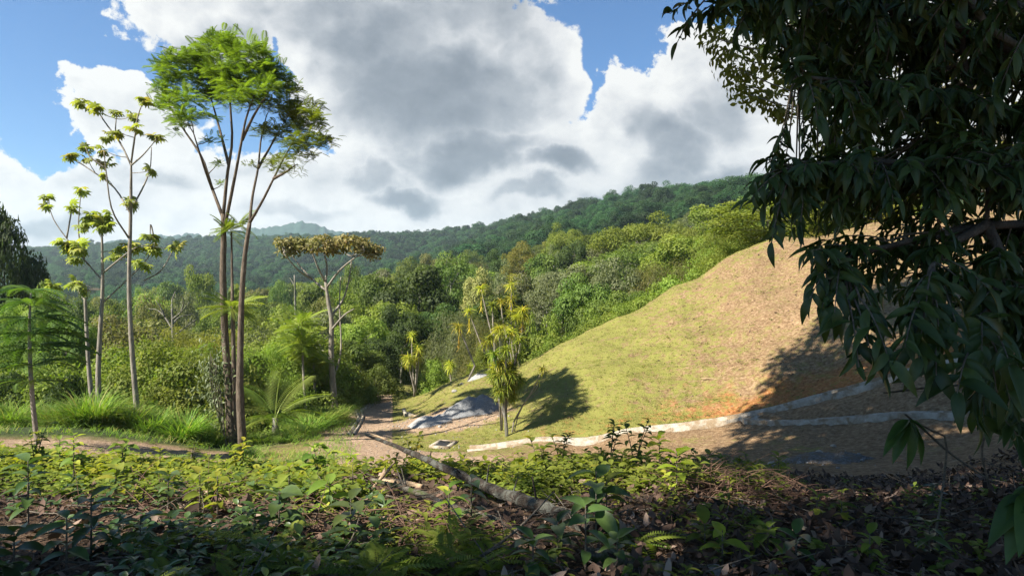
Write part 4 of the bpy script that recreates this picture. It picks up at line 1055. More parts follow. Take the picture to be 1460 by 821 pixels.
# ------------------------------------------------------------------ far woods on the ridge: one mass
def proto_obj(k):
    for o, *_ in TREES:
        for c in o.children:
            if c.data == PROTO[k][1]: return c
def woods(name, pts, scl, kinds, mat, seed):
    rg = np.random.default_rng(seed); n = len(pts)
    me = bpy.data.meshes.new(name); me.vertices.add(n); me.vertices.foreach_set('co', pts.astype(np.float32).ravel())
    a = me.attributes.new('scl', 'FLOAT_VECTOR', 'POINT'); a.data.foreach_set('vector', scl.astype(np.float32).ravel())
    rot = np.stack([rg.normal(size=n) * .06, rg.normal(size=n) * .06, rg.random(n) * 6.28], -1)
    a = me.attributes.new('rot', 'FLOAT_VECTOR', 'POINT'); a.data.foreach_set('vector', rot.astype(np.float32).ravel())
    a = me.attributes.new('kind_index', 'INT', 'POINT'); a.data.foreach_set('value', rg.integers(0, len(kinds), n).astype(np.int32))
    o = link(name, me)
    ng = bpy.data.node_groups.new(name, 'GeometryNodeTree')
    ng.interface.new_socket('Geometry', in_out='INPUT', socket_type='NodeSocketGeometry'); ng.interface.new_socket('Geometry', in_out='OUTPUT', socket_type='NodeSocketGeometry')
    gi, go = ng.nodes.new('NodeGroupInput'), ng.nodes.new('NodeGroupOutput')
    jn = ng.nodes.new('GeometryNodeJoinGeometry')
    for k in kinds:
        oi = ng.nodes.new('GeometryNodeObjectInfo'); oi.inputs['Object'].default_value = proto_obj(k); oi.transform_space = 'ORIGINAL'
        gt = ng.nodes.new('GeometryNodeGeometryToInstance'); ng.links.new(oi.outputs['Geometry'], gt.inputs[0]); ng.links.new(gt.outputs[0], jn.inputs[0])
    ip = ng.nodes.new('GeometryNodeInstanceOnPoints'); ip.inputs['Pick Instance'].default_value = True
    def na(nm, ty):
        q = ng.nodes.new('GeometryNodeInputNamedAttribute'); q.data_type = ty; q.inputs['Name'].default_value = nm
        return [s for s in q.outputs if s.enabled and s.name == 'Attribute'][0]
    ng.links.new(gi.outputs[0], ip.inputs['Points']); ng.links.new(jn.outputs[0], ip.inputs['Instance'])
    ng.links.new(na('kind_index', 'INT'), ip.inputs['Instance Index']); ng.links.new(na('rot', 'FLOAT_VECTOR'), ip.inputs['Rotation']); ng.links.new(na('scl', 'FLOAT_VECTOR'), ip.inputs['Scale'])
    sm = ng.nodes.new('GeometryNodeSetMaterial'); sm.inputs['Material'].default_value = mat
    ng.links.new(ip.outputs[0], sm.inputs['Geometry']); ng.links.new(sm.outputs[0], go.inputs[0])
    md = o.modifiers.new('woods', 'NODES'); md.node_group = ng
    me.materials.append(mat)
    return tag(o, kind='stuff')
rg = np.random.default_rng(77)
def ridge_d(px_): return np.interp(px_, [r_[0] for r_ in RIDGE], [r_[2] for r_ in RIDGE])
cand = []
for px_ in np.arange(-140, 1400, 1.0):
    dmax = ridge_d(px_) * 1.03; d0 = 200.0
    nn = int((dmax ** 2 - d0 ** 2) / 2 / FPX / 72)
    d_ = np.sqrt(d0 ** 2 + (dmax ** 2 - d0 ** 2) * rg.random(max(nn, 1)))
    cand.append(np.stack([(px_ + rg.random(len(d_)) - CX) / FPX * d_, d_], -1))
cand = np.vstack(cand)
zz = H(cand[:, 0], cand[:, 1])
hgt = 11 * (.6 + .6 * rg.random(len(cand)) ** 1.6); wid = 11 * (.7 + .7 * rg.random(len(cand)))
tall = rg.random(len(cand)) < .10; hgt[tall] = 12.5 + 2.5 * rg.random(tall.sum())
woods('far_woods', np.column_stack([cand, zz - .25 * hgt]), np.column_stack([wid / 8, wid / 8, hgt * 1.2 / 10]), ['round1', 'round3', 'round2', 'umbrella1', 'layered', 'round1'], M['far'], 3)
# bushes and saplings under the valley trees, one mass
cand = []
for d_ in np.geomspace(29, 200, 60):
    n = int(150 * min(1, 60 / d_) + 60)
    px_ = -150 + 1450 * rg.random(n); dd = d_ * (1 + .03 * rg.normal(size=n)); cand.append(np.stack([(px_ - CX) / FPX * dd, dd, px_], -1))
cand = np.vstack(cand); cpx = cand[:, 2]; cd = cand[:, 1]
track_x = np.interp(cd, [14, 20, 24, 29, 36, 45, 53, 60], [-2.6, -3.4, -4.1, -5.2, -6.9, -7.9, -8.5, -8.2])
keep = ((cpx < 470) & (cd > 29.5)) | (cd > 62) | ((cpx > 600) & (cd > 44 + 6 * (cpx < 760) ))
keep &= (np.abs(cand[:, 0] - track_x) > 3.4) | (cd > 62)
keep &= ~((cpx > 1120) & (cd < 55)) & ~((cpx > 380) & (cpx < 480) & (cd < 34))
cand = cand[keep]; zz = H(cand[:, 0], cand[:, 1])
s_ = .35 + .35 * rg.random(len(cand))
woods('undergrowth', np.column_stack([cand[:, :2], zz - .2]), np.column_stack([s_, s_, s_ * (.8 + .5 * rg.random(len(cand)))]), ['mound1', 'mound2', 'fine', 'mound2'], M['light'], 4)
# ------------------------------------------------------------------ the near bank: litter, ground cover, plants, fallen wood
def on_bank(n, px0, px1, d0, d1, bias=1.0):
    d = d0 + (d1 - d0) * rng.random(n) ** bias
    px = px0 + (px1 - px0) * rng.random(n)
    x = (px - CX) / FPX * d
    return x, d, px, H(x, d)
SPOT = lambda x, y, f, s: fbm(x * f, y * f, s, 4)
# dead leaves
x, y, px, z = on_bank(54000, -250, 1720, 1.6, 12.0, 1.15)
dens = .30 + .55 * sstep(760, 1080, px) + .5 * (SPOT(x, y, .8, 201) - .5)
k = (rng.random(len(x)) < dens) & (y < 11 + 2 * SPOT(x, y, .5, 3)); x, y, z = x[k], y[k], z[k]; n = len(x)
mb = MB()
D = nrm(np.stack([rng.normal(size=n), rng.normal(size=n), rng.normal(size=n) * .35], -1))
U = nrm(np.stack([rng.normal(size=n) * .45, rng.normal(size=n) * .45, np.ones(n)], -1))
P = np.stack([x, y, z + .015 + .05 * rng.random(n)], -1); sz = .045 + .075 * rng.random(n) ** 1.8
h = n // 2
scatter(mb, t_long(.42, .5, 5, .05, .03), P[:h], frames(D[:h], U[:h]), sz[:h]); scatter(mb, t_long(.55, -.4, 5, .03, .05), P[h:], frames(D[h:], U[h:]), sz[h:])
tag(mb.build('leaf_litter', M['litter']), kind='stuff')
# twigs and brush debris
mb = MB()
for i in range(1100):
    xx, yy, _, zz = on_bank(1, -50, 1500, 3.2, 10.5, 1.2); a = rng.random() * 6.28; L_ = .15 + .5 * rng.random() ** 2
    p0 = np.array([xx[0], yy[0], zz[0] + .01 + .08 * rng.random()]); v = np.array([math.cos(a), math.sin(a), rng.normal() * .22]) * L_
    mid = p0 + v * .5 + rng.normal(size=3) * L_ * .08
    tube(mb, bez(p0, mid, p0 + v, 5), [.002 + .006 * rng.random(), .002], 4)
tag(mb.build('twig_debris', M['twig']), kind='stuff')
# dry brush: tangled fine stems heaped at the right of the bank (and thinner elsewhere)
mb = MB()
def brush(cx, cy, rx, ry, h, n):
    for i in range(n):
        a, q = rng.random() * 6.28, math.sqrt(rng.random()); xx, yy = cx + math.cos(a) * q * rx, cy + math.sin(a) * q * ry
        z0 = float(H(np.array([xx]), np.array([yy]))[0]) + h * (1 - q * q) * rng.random()
        a2 = rng.random() * 6.28; L_ = .25 + .5 * rng.random()
        p0 = np.array([xx, yy, z0]); p2 = p0 + np.array([math.cos(a2) * L_, math.sin(a2) * L_, rng.normal() * .12])
        tube(mb, bez(p0, (p0 + p2) / 2 + np.array([0, 0, .12 * rng.random()]), p2, 5), [.0035 + .003 * rng.random(), .0015], 3)
c = ground(1040, 6.6); brush(c[0], c[1], .6, .5, .30, 300)
c = ground(1130, 6.3); brush(c[0], c[1], .4, .4, .2, 120)
c = ground(740, 9.2); brush(c[0], c[1], 1.0, .6, .14, 200)
c = ground(560, 5.0); brush(c[0], c[1], 1.0, .5, .12, 260)
c = ground(260, 6.2); brush(c[0], c[1], 1.2, .9, .10, 240)
tag(mb.build('dry_brush', M['dry']), kind='stuff')

# ground cover of small leafy plants
LOG_LINE = np.array([at(522,622,8.6), at(640,676,6.9), at(780,734,5.5), at(850,766,4.95)])
def clear_of_log(x, y):
    m = np.ones(len(x), bool)
    for s_ in (0, .25, .5, .75, 1.0): m &= seg_dist(x, y + s_, LOG_LINE)[0] > .24
    return m
def cover(name, px0, px1, d0, d1, n, mat, tmpl, lo, hi, leafL, seed, thr=.48, nl=(6, 14), bias=1.1, f=.9, edge=None):
    x, y, px, z = on_bank(n, px0, px1, d0, d1, bias)
    k = SPOT(x, y, f, seed) + .12 * rng.normal(size=n) > thr
    k &= clear_of_log(x, y)
    x, y, z = x[k], y[k], z[k]; mb = MB(); pos, D, U, sc, rn = [], [], [], [], []
    for a, b, c in zip(x, y, z):
        hgt = lo + (hi - lo) * rng.random() ** 1.6; m_ = int(rng.integers(*nl)); tint = rng.random() * .7
        lean = rng.normal(size=2) * .18
        t = (np.arange(m_) + .6) / m_; an = np.arange(m_) * 2.4 + rng.random() * 6
        p = np.stack([a + lean[0] * hgt * t, b + lean[1] * hgt * t, c + hgt * t], -1)
        el = .05 + .75 * t + rng.normal(size=m_) * .2
        pos.append(p); D.append(np.stack([np.cos(an), np.sin(an), el - .1], -1)); U.append(np.stack([-np.cos(an) * .3, -np.sin(an) * .3, np.ones(m_)], -1) + rng.normal(size=(m_, 3)) * .2)
        sc.append(leafL * (.6 + .7 * rng.random(m_)) * (.6 + .5 * rng.random())); rn.append(np.clip(tint + .3 * rng.random(m_), 0, 1))
    scatter(mb, tmpl, np.vstack(pos), frames(np.vstack(D), np.vstack(U)), np.concatenate(sc), np.concatenate(rn))
    return tag(mb.build(name, M[mat]), kind='stuff')
OV = t_long(.48, .35, 6, .05, peak=.45); LA = t_long(.30, .45, 6, .04, peak=.4)
cover('ground_cover', -120, 780, 6.2, 11.6, 2500, 'herb', OV, .06, .26, .11, 401, .44)
cover('ground_cover', -60, 900, 7.5, 11.6, 2500, 'herb_yellow', OV, .06, .26, .12, 411, .47)
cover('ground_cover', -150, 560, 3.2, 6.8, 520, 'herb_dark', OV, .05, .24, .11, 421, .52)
cover('ground_cover', 420, 1120, 3.2, 8.5, 720, 'herb', LA, .05, .22, .10, 431, .50)
cover('ground_cover', 730, 1120, 6.6, 11.5, 1300, 'herb', OV, .08, .34, .12, 441, .44)
cover('ground_cover', 1000, 1560, 3.2, 10, 300, 'herb', OV, .04, .16, .08, 451, .5)
cover('ground_cover', 200, 700, 3.1, 4.6, 110, 'herb', FROND, .06, .2, .2, 461, .40, (5, 9))
cover('ground_cover', -140, 560, 12.2, 21, 420, 'herb', LA, .05, .16, .12, 471, .56)
# low grass on the clearing and the hill
def turf(name, n, sel, h, seed, mat='turf', spread=.05, nb=7):
    i = rng.choice(len(G_XYZ), n * 12); i = i[sel(G_XYZ[i], G_PX[i], G_PY[i], G_HILL[i], G_GRASS[i], G_R[i])][:n]
    c = G_XYZ[i] + np.stack([rng.normal(size=len(i)) * .12, rng.normal(size=len(i)) * .12, np.zeros(len(i))], -1)
    c[:, 2] = H(c[:, 0], c[:, 1])
    P = np.repeat(c, nb, 0) + rng.normal(size=(len(c) * nb, 3)) * np.array([spread, spread, 0]); m_ = len(P)
    a = rng.random(m_) * 6.28; D = nrm(np.stack([np.cos(a) * .6, np.sin(a) * .6, np.ones(m_)], -1))
    mb = MB(); hh = h * (.5 + .9 * rng.random(m_))
    scatter(mb, t_blade(.016, .5, 3), P, frames(D, np.stack([-np.cos(a), -np.sin(a), np.full(m_, .5)], -1)), np.stack([np.ones(m_), hh, hh], -1), np.repeat(rng.random(len(c)), nb))
    return tag(mb.build(name, M[mat]), kind='stuff')
turf('hill_grass', 9000, lambda p, px, py, hl, gr, r: (hl > .4) & (gr + .5 * (fbm(p[:, 0] * 1.1, p[:, 1] * 1.1, 61, 4) - .5) > .5) & (px > 560) & (px < 1500), .065, 1)
turf('hill_grass', 900, lambda p, px, py, hl, gr, r: (hl > .4) & (px > 600) & (px < 1500) & (fbm(p[:, 0] * .7, p[:, 1] * .7, 171, 3) > .58), .17, 7, 'turf', .09, 12)
turf('hill_grass', 2600, lambda p, px, py, hl, gr, r: (hl > .4) & (gr < .5) & (px > 850) & (px < 1500), .05, 2)
turf('clearing_grass', 2400, lambda p, px, py, hl, gr, r: (hl < .3) & (r > 13) & (r < 42) & (px > 330) & (px < 1420) & (gr + .6 * (fbm(p[:, 0] * .8, p[:, 1] * .8, 63, 4) - .5) > .46), .06, 3)
turf('grass', 2200, lambda p, px, py, hl, gr, r: (r > 18) & (r < 31) & (px > -40) & (px < 500) & (hl < .2) & (fbm(p[:, 0] * .9, p[:, 1] * .9, 66, 3) > .36) & ((r > 24) | (px > 345)), .32, 4, 'grass', .12, 9)
# crumbs of soil, wood chips and dead stems on the bare part of the hill
i = rng.choice(len(G_XYZ), 60000); s_ = (G_HILL[i] > .4) & (G_PX[i] > 640) & (G_PX[i] < 1480) & (rng.random(60000) < .05 + .5 * sstep(880, 1080, G_PX[i])); i = i[s_][:9000]
c = G_XYZ[i] + rng.normal(size=(len(i), 3)) * np.array([.12, .12, 0]); c[:, 2] = H(c[:, 0], c[:, 1]) + .012; n = len(c)
mb = MB(); D = nrm(np.stack([rng.normal(size=n), rng.normal(size=n), rng.normal(size=n) * .4], -1))
scatter(mb, t_long(.35, .4, 4, .05), c, frames(D, nrm(rng.normal(size=(n, 3)) * .5 + np.array([0, 0, 1]))), .05 + .13 * rng.random(n) ** 2.5)
tag(mb.build('hill_debris', M['litter']), kind='stuff')

# leafy plants one can tell apart
def plant(px, d, h, nleaf, L_, mat, label, tmpl=OV, lean=(0, 0), name='leafy_plant', stems=1, cat='plant', first=.25, dz=0.0):
    b_ = ground(px, d, dz); o = empty(name, b_, label, cat)
    sm, lm = MB(), MB()
    for s in range(stems):
        a0 = rng.random() * 6.28; sp = .25 * h * (stems > 1)
        tip = np.array([lean[0] * h + math.cos(a0) * sp, lean[1] * h + math.sin(a0) * sp, h * (1 - .25 * rng.random() * (stems > 1))])
        pa = bez(np.array([0, 0, -.03]), tip * np.array([.2, .2, .6]), tip, 8)
        tube(sm, pa, [.007 + .004 * h, .003], 5)
        m_ = nleaf // stems
        t = first + (1 - first) * (np.arange(m_) + .5) / m_
        pos = np.stack([np.interp(t, np.linspace(0, 1, 8), pa[:, q]) for q in range(3)], -1)
        an = np.arange(m_) * 2.4 + a0; el = .75 * t ** 2 + rng.normal(size=m_) * .22 - .05
        D = nrm(np.stack([np.cos(an), np.sin(an), el], -1))
        scatter(lm, tmpl, pos, frames(D, nrm(np.stack([-np.cos(an) * .3, -np.sin(an) * .3, np.ones(m_)], -1) + rng.normal(size=(m_, 3)) * .15)), L_ * (.7 + .45 * rng.random(m_)))
    sm.build('stem', M['twig'], o); lm.build('leaves', M[mat], o); return o
PL = [ #
 (175,7.6,.62,34,.17,'herb','round leafy shrub amid the bright ground cover, left of the litter patch'),
 (340,8.6,.55,30,.15,'herb_yellow','yellow-green shrub in the middle of the sunny ground cover'),
 (50,8.6,.6,34,.15,'herb','leafy shrub at the sunny edge below the tiered sapling'),
 (455,7.4,.5,26,.19,'herb','broad-leaved shrub in sun a little left of the pale stick'),
 (270,10.4,.5,30,.13,'herb','small shrub at the back edge of the ground cover beneath the rounded grass clump'),
 (770,7.6,.6,36,.16,'herb','leafy shrub just beyond the thick end of the fallen trunk'),
 (1000,8.2,.5,26,.15,'herb','leafy shrub behind the brush heap, half in shade'),
 # px, d, height, leaves, leaf length, colour, label
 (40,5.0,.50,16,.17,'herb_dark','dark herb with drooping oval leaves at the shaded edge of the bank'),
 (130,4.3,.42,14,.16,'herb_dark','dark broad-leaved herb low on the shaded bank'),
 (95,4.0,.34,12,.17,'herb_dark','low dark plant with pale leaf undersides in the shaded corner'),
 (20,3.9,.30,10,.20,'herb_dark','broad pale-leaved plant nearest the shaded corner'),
 (105,6.8,.62,20,.15,'herb','upright leafy plant at the margin of light and shade, before the tiered sapling'),
 (85,8.2,.45,16,.14,'herb','dark-stemmed seedling near the foot of the tiered sapling'),
 (200,4.4,.25,12,.16,'herb_dark','rosette of dull green leaves between dead twigs'),
 (165,6.0,.36,14,.20,'herb','plant with one long pale grey-green leaf among brown litter'),
 (240,5.7,.34,14,.16,'herb_dark','bushy dark seedling beside the brown litter patch'),
 (285,5.6,.40,14,.17,'herb','green seedling with upright oval leaves, left of the yellow sprig'),
 (310,5.5,.36,12,.14,'herb_yellow','seedling with a bright yellow sprig of leaves'),
 (228,9.8,.34,14,.13,'herb_yellow','yellow-leaved sprout in front of the dirt bank'),
 (412,5.8,.42,12,.20,'herb','seedling with large pale oval leaves before the bright ground cover'),
 (398,4.9,.34,8,.24,'herb_dark','seedling with big hanging dark leaves over the brown leaf patch'),
 (500,4.7,.32,8,.24,'herb_dark','dark hanging-leaved seedling beside a curled dead leaf'),
 (503,6.3,.36,9,.18,'herb','seedling with one round bright leaf standing upright near the mossy log'),
 (470,5.6,.30,10,.22,'herb','plant with arching light green blades beneath the second log'),
 (500,11.6,.50,12,.22,'herb_yellow','lone light green sprout with drooping leaves on the clearing edge'),
 (590,9.6,.62,46,.13,'herb_yellow','yellow bushy shrub behind the fallen trunk'),
 (560,9.9,.40,24,.12,'herb_yellow','smaller yellow shrub left of the bushy yellow one'),
 (650,11.8,.58,60,.12,'herb','rounded bright green bush where the hill drain ends'),
 (700,11.4,.40,26,.11,'herb','small bright sprout to the right of the rounded bush at the drain'),
 (640,5.0,.34,9,.18,'herb','seedling beneath the fallen trunk with hanging light leaves'),
 (672,5.2,.40,8,.17,'herb_dark','seedling with dangling dark leaves under the middle of the fallen trunk'),
 (800,9.4,.62,44,.13,'herb','leafy sunlit bush in front of the pale drain'),
 (870,8.8,.62,36,.14,'herb','tall leafy herb at the edge of the hill shadow'),
 (905,8.6,.74,40,.14,'herb','tallest herb on the bank, with split leaf tips against the clearing'),
 (940,7.4,.55,16,.20,'herb_yellow','plant with a few large yellow-green glowing leaves'),
 (965,6.4,.44,12,.20,'herb_yellow','yellow-green seedling beside the heap of dry brush'),
 (1030,9.4,.40,18,.13,'herb','small sapling behind the dry brush heap'),
 (1065,9.0,.42,22,.13,'herb','leafy herb at the margin of the clearing right of the dry brush'),
 (1110,8.9,.42,14,.16,'herb','sunlit seedling with pale upright leaves before the grey gravel mound'),
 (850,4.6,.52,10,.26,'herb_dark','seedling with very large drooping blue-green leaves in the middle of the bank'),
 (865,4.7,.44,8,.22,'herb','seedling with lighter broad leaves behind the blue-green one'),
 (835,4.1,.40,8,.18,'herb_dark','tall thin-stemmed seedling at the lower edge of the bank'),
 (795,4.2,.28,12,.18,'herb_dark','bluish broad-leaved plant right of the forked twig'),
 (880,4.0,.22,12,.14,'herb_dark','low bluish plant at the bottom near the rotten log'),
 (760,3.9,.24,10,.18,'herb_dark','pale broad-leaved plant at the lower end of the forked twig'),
 (1005,4.4,.20,12,.17,'herb','flat rosette with bright leaves right of the rotten log'),
 (1030,4.2,.22,5,.18,'herb_yellow','single broad yellow-green leaf sprout among dead leaves'),
 (1095,4.4,.18,12,.16,'herb','bright rosette on the dead leaves'),
 (1135,4.1,.22,10,.16,'herb_dark','dark sprout with a long flat leaf on the dead leaves'),
 (1165,5.6,.20,10,.11,'herb','tiny green sprout in the middle of the dead leaves'),
 (1200,5.4,.20,9,.12,'herb','second tiny sprout near the middle of the dead leaves'),
 (1330,5.9,.26,12,.14,'herb_dark','dark tuft at the back of the dead leaves under the overhanging tree'),
 (1325,4.3,.26,16,.13,'herb_dark','dark leafy sprout on the dead leaves near the big-leaved plant'),
 (1240,4.2,.22,10,.14,'herb','small light sprout at the lower edge of the dead leaves'),
]
for q in PL: plant(*q, stems=3 if q[3] > 20 else 1, name='leafy_plant' if q[3] < 24 else 'shrub', cat='plant' if q[3] < 24 else 'shrub')
# feathery fern sprig in the shade at the lower middle
def fern(px, d, n, L_, label):
    b_ = ground(px, d); o = empty('fern', b_, label, 'fern'); mb = MB()
    a = np.arange(n) * 2.4; D = nrm(np.stack([np.cos(a), np.sin(a), .5 + .4 * rng.random(n)], -1))
    scatter(mb, t_frond(14, .24, .05, .5, .15, .5, .2), np.tile([[0, 0, .02]], (n, 1)), frames(D, np.tile([[0, 0, 1.]], (n, 1))), L_ * (.7 + .5 * rng.random(n)))
    mb.build('frond', M['herb'], o, smooth=False)
fern(905, 4.5, 9, .34, 'light fern growing on the rotten log')
fern(540, 3.9, 12, .36, 'feathery fern in the shade at the lower middle of the bank')
fern(450, 4.0, 10, .34, 'feathery fern left of the lower middle, over dead twigs')
fern(700, 4.1, 8, .3, 'small fern beside the lower end of the forked twig')
fern(222, 10.5, 9, .5, 'light fern in sun at the edge of the dirt bank')

# fallen wood
def log(name, pts, radii, mat, label, k=12, cat='fallen log', stubs=(), rough=.07):
    P = smooth_path([at(*p) for p in pts], 30); base = P[0].copy()
    P = P - base; P[2:-2] += rng.normal(size=(len(P) - 4, 3)) * radii[-1] * .06
    o = empty(name, base, label, cat); mb = MB(); tube(mb, P, radii, k, rough); mb.build('trunk', M[mat], o)
    for i, v, r_ in stubs:
        sm = MB(); v = np.array(v); tube(sm, bez(P[i], P[i] + v * .5 + np.array([0, 0, .02]), P[i] + v, 6), [r_, r_ * .5], 6, .1); sm.build('branch_stub', M[mat], o)
    return o
o = log('fallen_log', [(522,620,8.6),(580,642,7.7),(640,670,6.9),(710,700,6.1),(780,726,5.5),(850,760,4.95)], [.013, .028, .040, .050, .060, .070], 'log', 'long fallen grey trunk with a pale splintered tip pointing at the clearing', 14, rough=.13,
  stubs=((16, (.03, -.05, .22), .012), (22, (-.04, -.06, .26), .012), (9, (.02, .02, .1), .01), (19, (.05, .1, .14), .009), (13, (-.05, -.1, .09), .008)))
P = smooth_path([at(*p) for p in [(519,618,8.65),(540,626,8.35),(562,635,8.0)]], 8) - np.array(o.location)
mb = MB(); tube(mb, P, [.008, .026, .02], 7, .15); P2 = P + np.array([.01, 0, .03]); tube(mb, P2[1:6], [.003, .014, .004], 5, .2); mb.build('splintered_tip', M['wood_pale'], o)
log('fallen_branch', [(530,683,7.0),(590,700,6.4),(640,722,5.9),(700,742,5.4),(745,760,5.0)], [.016, .030, .040, .045, .04], 'log_moss', 'mossy white-blotched branch lying below the long fallen trunk', 10, 'fallen branch', ((6, (-.05, 0, .2), .012), (14, (.04, -.02, .16), .01)))
log('fallen_branch', [(545,685,7.6),(575,690,7.3),(602,694,7.1)], [.02, .05, .03], 'wood_pale', 'short pale barkless piece of branch beside the mossy one', 8, 'fallen branch')
log('broken_stick', [(532,694,7.2),(548,676,7.3),(563,658,7.4)], [.012, .02, .008], 'wood_pale', 'pale splintered stick standing up behind the mossy branch', 6, 'stick')
log('broken_stick', [(582,704,6.6),(572,684,6.7),(566,669,6.75)], [.012, .009, .005], 'twig', 'thin dark stick rising from the mossy branch', 5, 'stick')
log('fallen_branch', [(438,730,5.9),(500,738,5.6),(560,748,5.3),(620,758,5.0),(660,772,4.7)], [.008, .012, .016, .016, .012], 'twig', 'thin straight grey-brown branch lying across the shrubs', 7, 'fallen branch')
log('forked_twig', [(640,822,3.95),(690,790,4.15),(740,752,4.4),(790,700,4.7)], [.013, .011, .009, .004], 'twig', 'thin dead twig slanting up in front of the fallen trunk', 7, 'twig', ((9, (.16, .06, .05), .007), (16, (-.06, .05, .16), .005)))
log('forked_twig', [(700,820,4.0),(690,790,4.1),(664,752,4.3),(640,716,4.6),(628,700,4.75)], [.006, .005, .005, .003], 'twig', 'pale bent twig curving across the forked one', 6, 'twig')
log('twig', [(470,806,4.1),(500,770,4.4),(512,738,4.6)], [.006, .005, .003], 'twig', 'upright grey twig among the shaded ferns', 5, 'twig')
log('twig', [(305,707,6.4),(330,716,6.1),(356,727,5.9)], [.009, .009, .006], 'wood_pale', 'short straight pale stick lying in the sunlit ground cover', 6, 'stick')
log('fallen_log', [(835,790,4.3),(870,800,4.2),(905,806,4.1),(945,818,3.95)], [.05, .07, .065, .05], 'log_moss', 'short rotten mossy log at the bottom of the bank', 12)
log('fallen_branch', [(870,762,4.9),(905,770,4.8),(960,790,4.6)], [.03, .035, .02], 'log', 'dim grey branch just behind the rotten log', 8, 'fallen branch')
log('fallen_branch', [(1000,700,6.6),(960,712,6.4),(920,735,6.0),(895,752,5.7)], [.006, .012, .014, .008], 'twig', 'arched brown branch at the front of the dry brush heap', 6, 'fallen branch')
log('twig', [(95,690,6.6),(100,722,6.4),(103,748,6.2)], [.012, .02, .025], 'log', 'short dark stump-like stem in the shaded plants', 6, 'stem')
log('dead_stick', [(1000,539,25.2),(1030,541,25.0),(1052,543,24.8)], [.02, .03, .02], 'wood_pale', 'pale dead stick lying across the bare part of the hill', 6, 'stick')
# one curled dead leaf that shows
for px_, d_, s_, lab in ((352,4.3,.2,'large torn yellow-brown dead leaf lying in the shade'), (492,4.9,.24,'large curled pale tan dead leaf in a patch of sun'), (1128,5.0,.16,'reddish dead leaf on top of the dark litter')):
    mb = MB(); scatter(mb, t_long(.5, .5, 8, .06, .04), np.array([[0, 0, .04]]), frames(np.array([[.5, -.5, .35]]), np.array([[.2, -.5, .8]])), s_, np.array([.95]))
    o = mb.build('dead_leaf', M['litter']); o.location = ground(px_, d_); tag(o, lab, 'dead leaf')
# ------------------------------------------------------------------ the overhanging broad-leaved tree at the right
NL = [t_long(.27, .35, 8, .045, .008), t_long(.30, .6, 8, .04, .012), t_long(.24, .15, 8, .05, .006)]
def spray(sm, lm, p0, p1, n, L_, droop=.55, r0=.006, sp=.9):
    """a drooping twig from p0 to p1 with alternate leaves"""
    p0, p1 = np.asarray(p0, float), np.asarray(p1, float); v = p1 - p0; ln = np.linalg.norm(v)
    pa = bez(p0, (p0 + p1) / 2 + np.array([0, 0, .18 * ln]), p1, 8)
    tube(sm, pa, [r0, r0 * .4], 5)
    t = np.clip(.18 + .85 * (np.arange(n) + .5) / n, 0, 1)
    pos = np.stack([np.interp(t, np.linspace(0, 1, 8), pa[:, q]) for q in range(3)], -1)
    ax = nrm(v); side = nrm(np.cross(ax, [0, 0, 1.]) + 1e-6)
    for i in range(n):
        s = 1 if i % 2 else -1
        D = ax * (.35 + .5 * t[i]) + side * s * sp * (1 - .5 * t[i]) * (.5 + rng.random()) + np.array([0, 0, -droop * (.4 + rng.random())]) + rng.normal(size=3) * .34
        U = np.array([0, 0, 1.]) + ax * .5 + rng.normal(size=3) * .3
        scatter(lm, NL[rng.integers(0, 3)], pos[i:i + 1], frames(D[None], nrm(U[None])), L_ * (.65 + .6 * rng.random()), np.array([rng.random()]))
base = np.array([4.55, 4.6, 0.0]); base[2] = float(H(base[:1], base[1:2])[0])
o = empty('overhanging_tree', base, 'dark glossy-leaved tree overhanging from the side, its drooping boughs filling the corner', 'tree')
tm, sm, lm = MB(), MB(), MB()
TP = smooth_path([[0, 0, -.3], [.05, .05, 1.2], [-.05, .1, 2.6], [.1, 0, 4.2], [-.1, -.1, 6.0]], 24)
tube(tm, TP, [.26, .20, .17, .13, .06], 10, .06)
def W(px, py, d): return at(px, py, d) - base
BR = [[(1560,150,4.6),(1420,60,4.4),(1300,20,4.2),(1150,-10,4.0),(1010,-5,3.8)], [(1560,200,4.6),(1440,160,4.4),(1330,130,4.2),(1230,120,4.1),(1150,110,4.0)],
      [(1560,260,4.5),(1440,240,4.3),(1330,235,4.1),(1220,230,4.0),(1130,240,3.9)], [(1560,330,4.5),(1450,320,4.3),(1360,330,4.1),(1270,350,4.0),(1200,370,3.9)],
      [(1370,30,4.4),(1374,80,4.4),(1385,140,4.4),(1372,190,4.3),(1395,235,4.2),(1408,265,4.2),(1407,320,4.1)], [(1407,320,4.1),(1380,335,4.0),(1350,352,3.9),(1330,380,3.8)], [(1407,320,4.1),(1425,360,4.0),(1420,420,3.9),(1400,450,3.8)],
      [(1560,100,5.6),(1400,40,5.6),(1260,50,5.6),(1140,80,5.5)], [(1560,20,3.8),(1440,-40,3.6),(1320,-60,3.4),(1200,-70,3.3),(1090,-60,3.2)],
      [(1380,560,4.4),(1400,500,4.4),(1430,420,4.4),(1470,330,4.5)]]
bp = []
for i, b_ in enumerate(BR):
    q = smooth_path([W(*p) for p in b_], 16)
    bm_ = MB(); tube(bm_, q, [.032, .024, .010] if i not in (4,) else [.02, .016, .013], 7, .08); bm_.build('branch', M['bark_dim'], o); bp.append(q)
allp = np.vstack(bp)
def add_spray(px, py, d, n=12, L_=.19, ln=.5, droop=.55, dirx=None):
    L_ *= .76 if py < 430 else .86; n = int(n * 1.25)
    tip = W(px, py, d)
    j = int(np.argmin(np.linalg.norm(allp - tip - np.array([.15, 0, .15]), axis=1)))
    root = allp[j]
    v = root - tip; dist = np.linalg.norm(v)
    if dist > ln: root2 = tip + v / dist * ln; tube(sm, bez(root, (root + root2) / 2 + np.array([0, 0, .05]), root2, 6), [.010, .006], 5); root = root2
    spray(sm, lm, root, tip, n, L_, droop)
